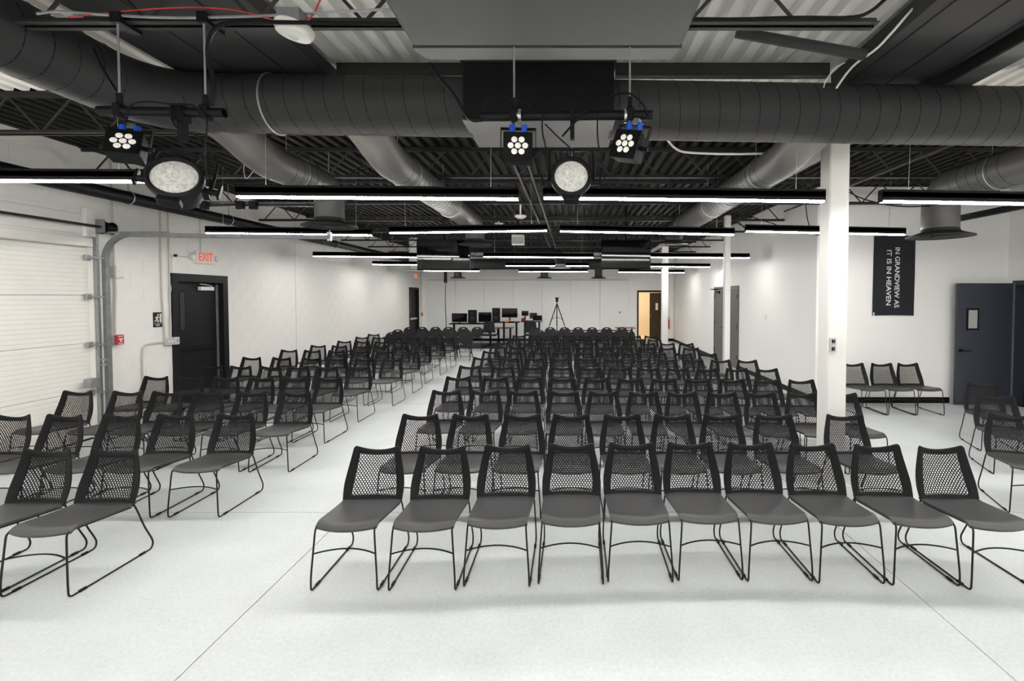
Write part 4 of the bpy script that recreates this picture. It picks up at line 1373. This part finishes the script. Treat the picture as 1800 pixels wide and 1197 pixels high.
# lit exit sign over door_1, with lamp heads
c = atx(361, 453, XL + .05)
t = thing('exit_sign', 'lit white exit sign with red letters over the near black door', 'exit sign', (XL, c.y, c.z))
MB().cbox(XL + .001, XL + .055, c.y - .19, c.y + .19, c.z - .105, c.z + .105, .008).build('sign_box', M['white'], t, smooth=False)
fc = MB().box(XL + .055, XL + .058, c.y - .165, c.y + .165, c.z - .088, c.z + .088).build('face', M['exitface'], t, smooth=False)
flat_text('letters', 'EXIT', .205, M['exitred'], fc, (XL + .0595, c.y, c.z), .74)
for s in (-1, 1):
    MB().lathe([(0, -.04), (.05, -.035), (.062, .0), (.055, .03), (0, .035)], Matrix.Translation((XL + .045, c.y + s * .27, c.z)) @ Matrix.Rotation(PI / 2, 4, 'Y') @ Matrix.Scale(.85, 4), 18, False).box(XL + .02, XL + .05, c.y + s * .19 - .02, c.y + s * .23 + .02, c.z - .01, c.z + .01).build('lamp_head', M['white'], t)
c2_ = atx(731, 485, XL + .05)
t = thing('exit_sign', 'small glowing orange exit sign over the far left door', 'exit sign', (XL, c2_.y, c2_.z))
MB().cbox(XL + .001, XL + .055, c2_.y - .17, c2_.y + .17, c2_.z - .10, c2_.z + .10, .008).build('sign_box', M['white'], t, smooth=False)
fc = MB().box(XL + .055, XL + .058, c2_.y - .155, c2_.y + .155, c2_.z - .088, c2_.z + .088).build('face', M['exitorange'], t, smooth=False)
flat_text('letters', 'EXIT', .19, M['exitred'], fc, (XL + .0595, c2_.y, c2_.z), .74)

# evacuation sign
c = atx(276.5, 562, XL)
t = thing('exit_door_sign', 'black sign with white running figure left of the exit door', 'sign', (XL, c.y, c.z))
MB().cbox(XL + .0015, XL + .008, c.y - .078, c.y + .078, c.z - .115, c.z + .115, .002).build('plate', M['cloth'], t, smooth=False)
def fig(mb, pts, r=.008):
    mb.tube([(XL + .0085, c.y + a, c.z + b) for a, b in pts], r, 6)
w = MB()
fig(w, [(-.006, .052), (-.018, .012)], .013)
fig(w, [(-.018, .012), (.006, -.012), (-.002, -.042)], .008)
fig(w, [(-.018, .012), (-.034, -.018), (-.062, -.022)], .008)
fig(w, [(-.006, .048), (.02, .034), (.034, .04)], .006)
fig(w, [(-.008, .050), (-.036, .04), (-.044, .018)], .006)
w.lathe([(0, 0), (.0125, 0), (.0125, .003), (0, .003)], Matrix.Translation((XL + .0075, c.y + .004, c.z + .076)) @ Matrix.Rotation(PI / 2, 4, 'Y'), 14, False)
w.build('figure', M['print'], t)
MB().box(XL + .0075, XL + .0095, c.y + .032, c.y + .068, c.z - .042, c.z + .095).build('door_mark', M['print'], t, smooth=False)
MB().box(XL + .0075, XL + .009, c.y - .07, c.y + .07, c.z - .06, c.z - .056).build('rule', M['print'], t, smooth=False)
flat_text('letters', 'EXIT', .036, M['print'], t, (XL + .009, c.y, c.z - .087), .9, .0006)

# fire alarm pull station with backbox and conduit
c = atx(207, 597, XL + .05)
t = thing('alarm_pull_station', 'red fire alarm pull station on the wall beside the track', 'fire alarm', (XL, c.y, c.z))
MB().cbox(XL + .001, XL + .055, c.y - .055, c.y + .055, c.z - .065, c.z + .065, .005).build('back_box', M['greybox'], t, smooth=False)
pl = MB().cbox(XL + .055, XL + .09, c.y - .058, c.y + .058, c.z - .068, c.z + .068, .008).build('cover', M['red'], t, smooth=False)
MB().box(XL + .09, XL + .098, c.y - .03, c.y + .03, c.z + .004, c.z + .02).box(XL + .09, XL + .098, c.y - .012, c.y + .012, c.z - .03, c.z + .01).build('pull_handle', M['print'], pl, smooth=False)
MB().box(XL + .09, XL + .0915, c.y - .035, c.y + .035, c.z + .042, c.z + .052).box(XL + .09, XL + .0915, c.y - .035, c.y + .035, c.z - .056, c.z - .046).build('lettering', M['print'], pl, smooth=False)
ca = c
# horn above
c = atx(206, 478, XL + .05)
t = thing('alarm_horn', 'white square alarm horn above the red pull station', 'alarm', (XL, c.y, c.z))
MB().cbox(XL + .001, XL + .045, c.y - .06, c.y + .05, c.z - .07, c.z + .07, .004).build('back_box', M['conduit'], t, smooth=False)
cv = MB().cbox(XL + .045, XL + .09, c.y - .05, c.y + .07, c.z - .085, c.z + .085, .006).build('cover', M['white'], t, smooth=False)
MB().lathe([(0, 0), (.03, 0), (.034, .006), (.02, .008), (0, .008)], Matrix.Translation((XL + .09, c.y + .01, c.z + .01)) @ Matrix.Rotation(PI / 2, 4, 'Y'), 20, False).build('sounder', M['white'], cv)
MB().box(XL + .09, XL + .092, c.y - .02, c.y + .04, c.z - .075, c.z - .062).build('lettering', M['greybox'], cv, smooth=False)
ch = c
cable('grey conduit rising from the alarm horn up the left wall', [(XL + .025, ch.y - .02, ch.z + .07), (XL + .025, ch.y - .02, ch.z + .5), (XL + .025, ch.y - .03, ch.z + 1.0), (XL + .025, ch.y - .03, ZD - .02)], .013, 'conduit', 'conduit', name='conduit')
cable('grey conduit between the alarm horn and red pull station', [(XL + .025, ch.y - .01, ch.z - .07), (XL + .025, ch.y - .01, ch.z - .3), (XL + .025, ca.y - .01, ca.z + .3), (XL + .025, ca.y - .01, ca.z + .06)], .013, 'conduit', 'conduit', name='conduit')
# conduits down to switch boxes
c = atx(297, 600.5, XL + .03)
t = thing('switch_box', 'grey electrical box with two switches beside the exit door', 'switch box', (XL, c.y, c.z))
MB().cbox(XL + .001, XL + .05, c.y - .075, c.y + .075, c.z - .055, c.z + .055, .005).build('box', M['greybox'], t, smooth=False)
for s in (-1, 1):
    MB().box(XL + .05, XL + .062, c.y + s * .03 - .01, c.y + s * .03 + .01, c.z - .02, c.z + .02).build('switch', M['white'], t, smooth=False)
cs = c
c = atx(311, 599, XL + .06)
t = thing('switch_box', 'small grey key switch box right at the exit door frame', 'switch box', (XL, c.y, c.z))
MB().cbox(XL + .001, XL + .07, c.y - .045, c.y + .045, c.z - .06, c.z + .06, .006).build('box', M['greybox'], t, smooth=False)
MB().box(XL + .07, XL + .076, c.y - .02, c.y + .02, c.z + .008, c.z + .016).box(XL + .07, XL + .076, c.y - .005, c.y + .005, c.z - .018, c.z + .01).build('mark', M['dullsteel'], t, smooth=False)
ya = atx(284, 500, XL + .02).y
cable('painted conduit running down the left wall to the switch boxes', [(XL + .02, ya, ZD - .02), (XL + .02, ya, 2.5), (XL + .02, ya, 1.8), (XL + .02, cs.y - .06, cs.z + .05)], .014, 'conduit', 'conduit', name='conduit')
yb_ = atx(298, 500, XL + .02).y
cable('second painted conduit down the left wall, nearer the exit door', [(XL + .02, yb_, ZD - .02), (XL + .02, yb_, 2.5), (XL + .02, yb_, 1.8), (XL + .02, cs.y + .04, cs.z + .05)], .011, 'conduit', 'conduit', name='conduit')
yc = atx(250, 640, XL + .02).y
cable('bent conduit dropping from the switch box toward the floor', [(XL + .02, cs.y - .07, cs.z), (XL + .02, yc + .14, cs.z), (XL + .02, yc + .02, cs.z - .02), (XL + .02, yc, cs.z - .14), (XL + .02, yc, cs.z - .4), (XL + .02, yc, .02)], .012, 'conduit', 'conduit', 1, name='conduit')
ye = atx(352, 400, XL + .02).y
ce = atx(361, 453, XL + .05)
cable('thin conduit feeding the near exit sign from above', [(XL + .015, ye, ce.z + .1), (XL + .015, ye, ce.z + .6), (XL + .015, ye, ZD - .02)], .010, 'conduit', 'conduit', name='conduit')
c = atx(306, 449, XL + .05)
t = thing('wall_camera', 'small white and black camera on the wall above the exit door', 'camera', (XL, c.y, c.z))
MB().lathe([(0, 0), (.03, 0), (.03, .05), (.022, .055), (0, .055)], Matrix.Translation((XL + .001, c.y, c.z)) @ Matrix.Rotation(PI / 2, 4, 'Y'), 18, False).build('body', M['white'], t)
MB().tube([(XL + .05, c.y, c.z), (XL + .085, c.y + .01, c.z)], .022, 14).build('camera_lens', M['black'], t)
cable('thin conduit linking the wall camera and near exit sign', [(XL + .012, c.y + .03, c.z), (XL + .012, (c.y + ce.y) / 2, c.z), (XL + .012, ce.y - .2, c.z)], .006, 'conduit', 'conduit', 1, name='conduit')
ck = c
cable('white drop wire from the wall camera down the door frame', [(XL + .01, ck.y, ck.z - .03), (XL + .01, ck.y - .01, ck.z - .5), (XL + .012, D1a - .11, 1.9), (XL + .012, D1a - .115, 1.32)], .006, 'cable_white', 'wire', 1, name='wire')

# back-left fittings
c = Vector((XL + .02, 19.62, 0))
cable('thin conduit in the far left corner beside the black door', [(XL + .02, 19.72, ZD - .02), (XL + .02, 19.72, 2.5), (XL + .02, 19.72, 1.4)], .014, 'conduit', 'conduit', name='conduit')
cc = aty(743, 552, YB - .05)
t = thing('alarm_pull_station', 'tiny red alarm box in the far left corner', 'fire alarm', (XL + .001, 19.72, cc.z))
MB().cbox(XL + .001, XL + .06, 19.66, 19.78, cc.z - .07, cc.z + .07, .005).build('back_box', M['greybox'], t, smooth=False)
MB().cbox(XL + .06, XL + .09, 19.66, 19.78, cc.z - .07, cc.z + .07, .005).build('cover', M['red'], t, smooth=False)

# ================================================================== ALCOVE: banner
bx0, bx1 = aty(1536, 480, YA - .02).x, aty(1608, 480, YA - .02).x
bz1, bz0 = aty(1570, 415, YA - .02).z, aty(1570, 555, YA - .02).z
t = thing('fabric_banner', 'black fabric banner with white sideways lettering on the alcove wall', 'banner', ((bx0 + bx1) / 2, YA, bz0))
def bp_(a, b): return Vector((bx0 + (bx1 - bx0) * a - .01 * (1 - b) * (1 - a) , YA - .018 + .006 * math.sin(a * 9 + b * 3), bz0 + (bz1 - bz0) * b + .008 * math.sin(a * PI)))
cl = MB().shell(lambda a, b: bp_(a, b), lambda a, b: bp_(a, b) + Vector((0, .006, 0)), 14, 20).build('cloth', M['cloth'], t)
RB = Matrix.Rotation(PI / 2, 4, 'X')                    # text facing -y
RC = RB @ Matrix.Rotation(-PI / 2, 4, 'Z')              # reading top to bottom
def banner_line(body, pxc, py0, py1, capx):
    L = (py1 - py0) / FPX * YA
    hgt = capx / FPX * YA
    full = text_mesh('word', body, 1.0, .0)
    fx = [v.co.x for v in full.vertices]; fy = [v.co.y for v in full.vertices]
    cx, cy = (max(fx) + min(fx)) / 2, (max(fy) + min(fy)) / 2
    sx, sy = L / (max(fx) - min(fx)), hgt / (max(fy) - min(fy))
    c = aty(pxc, (py0 + py1) / 2, YA - .026)
    words = body.split(' ')
    # left edge of each word from the width of the text before it
    def width(txt):
        m_ = text_mesh('word', txt, 1.0, .0)
        x_ = [v.co.x for v in m_.vertices]
        bpy.data.meshes.remove(m_)
        return max(x_) - min(x_)
    tot = max(fx) - min(fx)
    for k, wd in enumerate(words):
        me = text_mesh('word', wd, 1.0, .0)
        x_ = [v.co.x for v in me.vertices]
        tail = ' '.join(words[k:])
        x0 = min(fx) + tot - width(tail)
        me.transform(Matrix.Translation((x0 - min(x_) - cx, -cy, 0)))
        me.transform(Matrix.Diagonal((sx, sy, 1, 1)))
        me.transform(RC)
        me.materials.clear(); me.materials.append(M['print'])
        link_mesh('word', me, cl, tuple(Vector((c.x, YA - .0265, c.z)) - Vector(t.location)))
    bpy.data.meshes.remove(full)
banner_line('IN GRANDVIEW AS', 1577, 435.5, 540.5, 8.6)
banner_line('IT IS IN HEAVEN', 1562.5, 440, 536.5, 8.6)
MB().box(bx0 - .004, bx0 + .02, YA - .03, YA - .024, bz0 + .005, bz0 + .06).build('care_tag', M['print'], t, smooth=False)

# fittings on the right wall and back wall
o = MB().cbox(2.05 - .055, 2.05 + .055, YB - .085, YB - .05, aty(1091, 549, YB).z - .06, aty(1091, 549, YB).z + .06, .004)
t = thing('thermostat', 'small white thermostat with dark face on the back wall', 'thermostat', (2.05, YB - .07, aty(1091, 549, YB).z))
o.build('body', M['white'], t, smooth=False)
zz = aty(1091, 549, YB).z
MB().box(2.05 - .032, 2.05 + .032, YB - .089, YB - .085, zz - .03, zz + .035).build('display', M['doorgrey'], t, smooth=False)
c = aty(1174, 568, YB - .1)
t = thing('fire_extinguisher', 'red fire extinguisher on the back wall right of column', 'extinguisher', (c.x, YB - .09, c.z - .25))
MB().lathe([(0, -.25), (.07, -.25), (.075, -.23), (.075, .12), (.05, .17), (.02, .19), (0, .19)], Matrix.Translation((c.x, YB - .09, c.z)), 20, False).build('cylinder', M['red'], t)
MB().box(c.x - .02, c.x + .02, YB - .11, YB - .07, c.z + .18, c.z + .24).box(c.x - .02, c.x + .08, YB - .1, YB - .08, c.z + .24, c.z + .26).build('valve', M['black'], t, smooth=False)
MB().box(c.x - .012, c.x + .012, YB - .03, YB - .0, c.z - .1, c.z + .1).build('bracket', M['steel'], t, smooth=False)
zs_ = aty(1176, 554, YB).z
t = tag(MB().box(c.x - .06, c.x + .03, YB - .006, YB - .001, zs_ - .1, zs_ + .1).build('extinguisher_sign', M['print'], loc=(c.x, YB, zs_), smooth=False), 'small pale sign on the wall above the extinguisher', 'sign')
# conduit on right corner
cable('white vertical conduit near the back right corner', [(XR - .02, 19.4, 0.11), (XR - .02, 19.4, 1.5), (XR - .02, 19.4, 3.0), (XR - .02, 19.4, ZD - .02)], .02, 'column', 'conduit', name='conduit')
for (pxx, pyy, lab) in ((1346, 558, 'small white wall plate on the right wall, left of column'),):
    c = atx(pxx, pyy, XR)
    tag(MB().cbox(XR - .008, XR - .0005, c.y - .05, c.y + .05, c.z - .06, c.z + .06, .002).build('wall_plate', M['white'], loc=tuple(c), smooth=False), lab, 'wall plate')

# ================================================================== TECH DESK AT THE BACK
YD = 18.2
def X(px_, y=YD): return aty(px_, 560, y).x
def Z(py_, y=YD): return aty(900, py_, y).z
def desk(label, x0, x1, z, y0, y1, top='black'):
    t = thing('desk', label, 'desk', ((x0 + x1) / 2, (y0 + y1) / 2, 0))
    MB().cbox(x0, x1, y0, y1, z - .035, z, .006).build('desktop', M[top], t, smooth=False)
    for xx in (x0 + .12, x1 - .12):
        MB().box(xx - .035, xx + .035, (y0 + y1) / 2 - .035, (y0 + y1) / 2 + .035, .03, z - .035).build('leg', M['black'], t, smooth=False)
        MB().box(xx - .035, xx + .035, y0 + .06, y1 - .06, .0, .03).build('foot', M['black'], t, smooth=False)
    return t
z1 = Z(568)
desk('black standing desk at left of the tech booth under two monitors', X(792), X(867), z1, 17.9, 18.6)
z2 = Z(565.5)
desk('black standing desk in the middle of the tech booth', X(880), X(913), z2, 17.9, 18.6)
z3 = Z(564)
desk('black standing desk at right of tech booth under small screens', X(917), X(953), z3, 17.9, 18.6)
desk('low brown-topped table behind the middle tech desk', X(871, 19.1), X(902, 19.1), Z(575.5, 19.1), 18.85, 19.4, 'wood')
desk('brown-topped table along the back wall near the open door', X(1082, 18.6), X(1116, 18.6), Z(575.5, 18.6), 18.3, 18.95, 'wood')
def monitor(label, x0, y0, x1, y1, zt, yd=18.15, name='computer_monitor', cat='monitor'):
    a, b = aty(x0, y0, yd), aty(x1, y1, yd)
    cx = (a.x + b.x) / 2
    t = thing(name, label, cat, (cx, yd, zt))
    MB().cbox(a.x, b.x, yd, yd + .04, b.z, a.z, .006).build('shell', M['black'], t, smooth=False)
    MB().box(a.x + .015, b.x - .015, yd - .004, yd, b.z + .025, a.z - .015).build('screen', M['screen'], t, smooth=False)
    MB().box(cx - .025, cx + .025, yd + .04, yd + .07, zt + .012, (a.z + b.z) / 2).build('stand', M['black'], t, smooth=False)
    MB().box(cx - .12, cx + .12, yd - .02, yd + .14, zt, zt + .012).build('stand_foot', M['black'], t, smooth=False)
monitor('black computer monitor, leftmost on the tech desk', 794, 550.7, 821, 566, z1)
monitor('black computer monitor, second from left on the tech desk', 841, 549, 864, 566, z1)
monitor('black computer monitor in middle, highest of the row', 882, 542, 909.5, 558, z2)
monitor('small black screen right of middle on the tech desk', 916.7, 546.5, 929, 555, z3)
monitor('small black screen farther right on the tech desk', 931, 550, 944, 560, z3)
def tower(label, x0, y0, x1, y1, zt, yd=18.3):
    a, b = aty(x0, y0, yd), aty(x1, y1, yd)
    t = thing('studio_speaker', label, 'speaker', ((a.x + b.x) / 2, yd, zt))
    MB().cbox(a.x, b.x, yd, yd + .24, zt, a.z, .008).build('cabinet', M['black'], t, smooth=False)
    cx = (a.x + b.x) / 2
    for (zz, r) in ((zt + (a.z - zt) * .35, (b.x - a.x) * .36), (zt + (a.z - zt) * .75, (b.x - a.x) * .18)):
        MB().lathe([(0, .0), (r * .4, .004), (r * .9, -.004), (r, .008), (r * 1.05, .0)], Matrix.Translation((cx, yd - .001, zz)) @ Matrix.Rotation(PI / 2, 4, 'X'), 20, False).build('speaker_cone', M['joist'], t)
tower('black studio speaker between the two left monitors', 822.5, 545, 836.5, 561, z1)
tower('taller black studio speaker left of the middle monitor', 865, 541.5, 878, 565, z1)
# laptop
a = aty(946, 562, 18.1)
t = thing('laptop', 'dark open laptop at right end of the tech desk', 'laptop', (a.x, 18.1, z3))
MB().box(a.x - .16, a.x + .16, 17.95, 18.17, z3, z3 + .018).build('base', M['greybox'], t, smooth=False)
MB().box(a.x - .16, a.x + .16, 0, .012, 0, .21, Matrix.Translation((0, 18.0, z3 + .018)) @ Matrix.Rotation(.3, 4, 'X')).build('lid', M['black'], t, smooth=False)
# orange cap, red bag, white box on the desks
a = aty(892, 563.5, 18.05)
t = thing('orange_cap', 'orange cap lying on the middle tech desk', 'cap', (a.x, 18.05, z2))
MB().lathe([(.10, 0), (.105, .02), (.09, .06), (.05, .088), (0, .095)], Matrix.Translation((a.x, 18.08, z2)), 20, False).build('crown', M['orange'], t)
MB().shell(lambda u, v: Vector((a.x + (-1 + 2 * u) * .09, 18.0 - .09 * v * (1 - (2 * u - 1) ** 2 * .6), z2 + .012 - .006 * v)), lambda u, v: Vector((a.x + (-1 + 2 * u) * .09, 18.0 - .09 * v * (1 - (2 * u - 1) ** 2 * .6), z2 + .006 - .006 * v)), 8, 4).build('brim', M['orange'], t)
a = aty(917, 563, 17.98)
t = thing('red_bag', 'small dark red bag on edge of the right tech desk', 'bag', (a.x + .03, 18.0, z3))
ax = a.x + .06
MB().lathe([(0, 0), (.07, .0), (.085, .03), (.08, .09), (.05, .12), (0, .125)], Matrix.Translation((ax, 18.0, z3)), 16, False).build('body', M['darkred'], t)
MB().tube([(ax - .03, 18.0, z3 + .115), (ax - .025, 18.0, z3 + .15), (ax + .025, 18.0, z3 + .15), (ax + .03, 18.0, z3 + .115)], .006, 6).build('strap', M['red'], t)
a = aty(862, 567, 18.0)
t = thing('desk_phone', 'white box device at the front of the left tech desk', 'device', (X(861), 17.99, z1))
MB().cbox(X(861) - .07, X(861) + .07, 17.93, 18.08, z1, z1 + .06, .006).build('body', M['white'], t, smooth=False)
MB().box(X(861) - .04, X(861) + .04, 17.926, 17.93, z1 + .012, z1 + .048).build('display', M['black'], t, smooth=False)
# keyboards / mixers
for (pxx, zt, wd, lab) in ((806, z1, .42, 'black keyboard before the leftmost tech monitor'), (838, z1, .40, 'black control surface before second tech monitor'), (900, z2, .22, 'black keyboard on the middle tech desk')):
    t = thing('keyboard', lab, 'keyboard', (X(pxx), 17.99, zt))
    xk = X(pxx)
    MB().cbox(xk - wd / 2, xk + wd / 2, 17.92, 18.06, zt, zt + .025, .004).build('case', M['black'], t, smooth=False)
    w = MB()
    for i in range(10):
        for j in range(3):
            x0 = xk - wd / 2 + .01 + (wd - .02) * i / 10
            w.box(x0, x0 + (wd - .02) / 10 - .004, 17.93 + j * .04, 17.96 + j * .04, zt + .025, zt + .031)
    w.build('keys', M['joist'], t, smooth=False)
# task chairs
def task_chair(label, x, y):
    t = thing('task_chair', label, 'chair', (x, y, 0))
    MB().lathe([(0, .0), (.03, .0), (.03, .38), (0, .38)], Matrix.Translation((x, y, .07)), 12, False).build('gas_column', M['black'], t)
    for k in range(5):
        a = 2 * PI * k / 5 + .3
        o = MB().tube([(x, y, .10), (x + .30 * math.cos(a), y + .30 * math.sin(a), .065)], [.022, .015], 6).build('base_arm', M['black'], t)
        MB().lathe([(0, -.015), (.03, -.015), (.03, .015), (0, .015)], Matrix.Translation((x + .30 * math.cos(a), y + .30 * math.sin(a), .031)) @ Matrix.Rotation(PI / 2, 4, 'X'), 12, False).build('caster', M['black'], o)
    MB().shell(lambda u, v: Vector((x + (-1 + 2 * u) * .24, y - .22 + .46 * v, .51 - .02 * math.sin(PI * u))), lambda u, v: Vector((x + (-1 + 2 * u) * .24, y - .22 + .46 * v, .45)), 8, 8).build('seat', M['cloth'], t)
    MB().shell(lambda u, v: Vector((x + (-1 + 2 * u) * (.23 - .05 * v), y - .23 - .05 * v + .06 * (2 * u - 1) ** 2, .58 + .42 * v)), lambda u, v: Vector((x + (-1 + 2 * u) * (.23 - .05 * v), y - .265 - .05 * v + .06 * (2 * u - 1) ** 2, .58 + .42 * v)), 8, 8).build('backrest', M['cloth'], t)
    MB().tube([(x, y - .1, .46), (x, y - .28, .47), (x, y - .29, .7)], .018, 6).build('back_post', M['black'], t)
    for s in (-1, 1):
        MB().tube([(x + s * .2, y, .47), (x + s * .27, y, .5), (x + s * .27, y, .68), (x + s * .27, y - .12, .69), (x + s * .27, y + .1, .69)], .014, 6).build('armrest', M['black'], t)
task_chair('black task chair before the left tech desk', X(861, 17.3), 17.35)
task_chair('black task chair before the right tech desk', X(934, 17.3), 17.35)
# blue rug
o = MB().cbox(X(818, 18.6), X(888, 18.6), 17.0, 19.0, .0005, .012, .003).build('floor_rug', M['rug'], loc=(X(853), 18.2, 0), smooth=False)
tag(o, 'dark blue rug on the floor beneath the tech desks', 'rug')
# tripod
YT2 = 17.3
hd = aty(979, 525, YT2)
t = thing('tripod', 'tall black tripod standing before the back wall', 'tripod', (hd.x, YT2, 0))
apex = Vector((hd.x, YT2, hd.z - .18))
for k in range(3):
    a = -PI / 2 + 2 * PI * k / 3 + PI / 3 * 0
    ft = Vector((hd.x + .55 * math.cos(a + PI / 6 * 0 + .0), YT2 + .45 * math.sin(a), .012))
    if k: ft = Vector((hd.x + (.56 if k == 1 else -.56), YT2 + .22, .012))
    md_ = apex + (ft - apex) * .5
    lg = MB().tube([apex, md_], .018, 8).tube([md_, ft], .012, 8).build('leg', M['black'], t)
    MB().lathe([(0, -.012), (.02, -.012), (.02, .012), (0, .012)], Matrix.Translation(ft), 10, False).build('foot', M['black'], lg)
    MB().tube([apex + (ft - apex) * .36, Vector((hd.x, YT2, apex.z - .5))], .008, 6).build('brace', M['black'], t)
MB().tube([(hd.x, YT2, .55), (hd.x, YT2, hd.z - .1)], .014, 8).build('centre_pole', M['black'], t)
MB().cbox(hd.x - .05, hd.x + .05, YT2 - .05, YT2 + .05, hd.z - .12, hd.z + .03, .01).box(hd.x - .07, hd.x + .07, YT2 - .03, YT2 + .03, hd.z + .0, hd.z + .045).build('pan_head', M['black'], t, smooth=False)
# cable drop
a = aty(783, 480, 18.4); b = aty(783, 497, 18.4)
t = thing('cable_drop', 'black cable post with blue cable hanging at left of the booth', 'cable', (a.x, 18.4, 0))
MB().box(a.x - .055, a.x + .055, 18.36, 18.44, b.z, ZC).build('post', M['black'], t, smooth=False)
MB().box(a.x - .06, a.x + .06, 18.35, 18.45, b.z - .03, b.z).build('end_cap', M['steel'], t, smooth=False)
MB().tube(smooth_path([(a.x, 18.4, b.z), (a.x - .02, 18.4, 1.5), (a.x + .02, 18.4, .8), (a.x - .02, 18.4, .03), (a.x - .5, 18.45, .02)], 2), .018, 6).build('blue_cable', M['bluewire'], t)
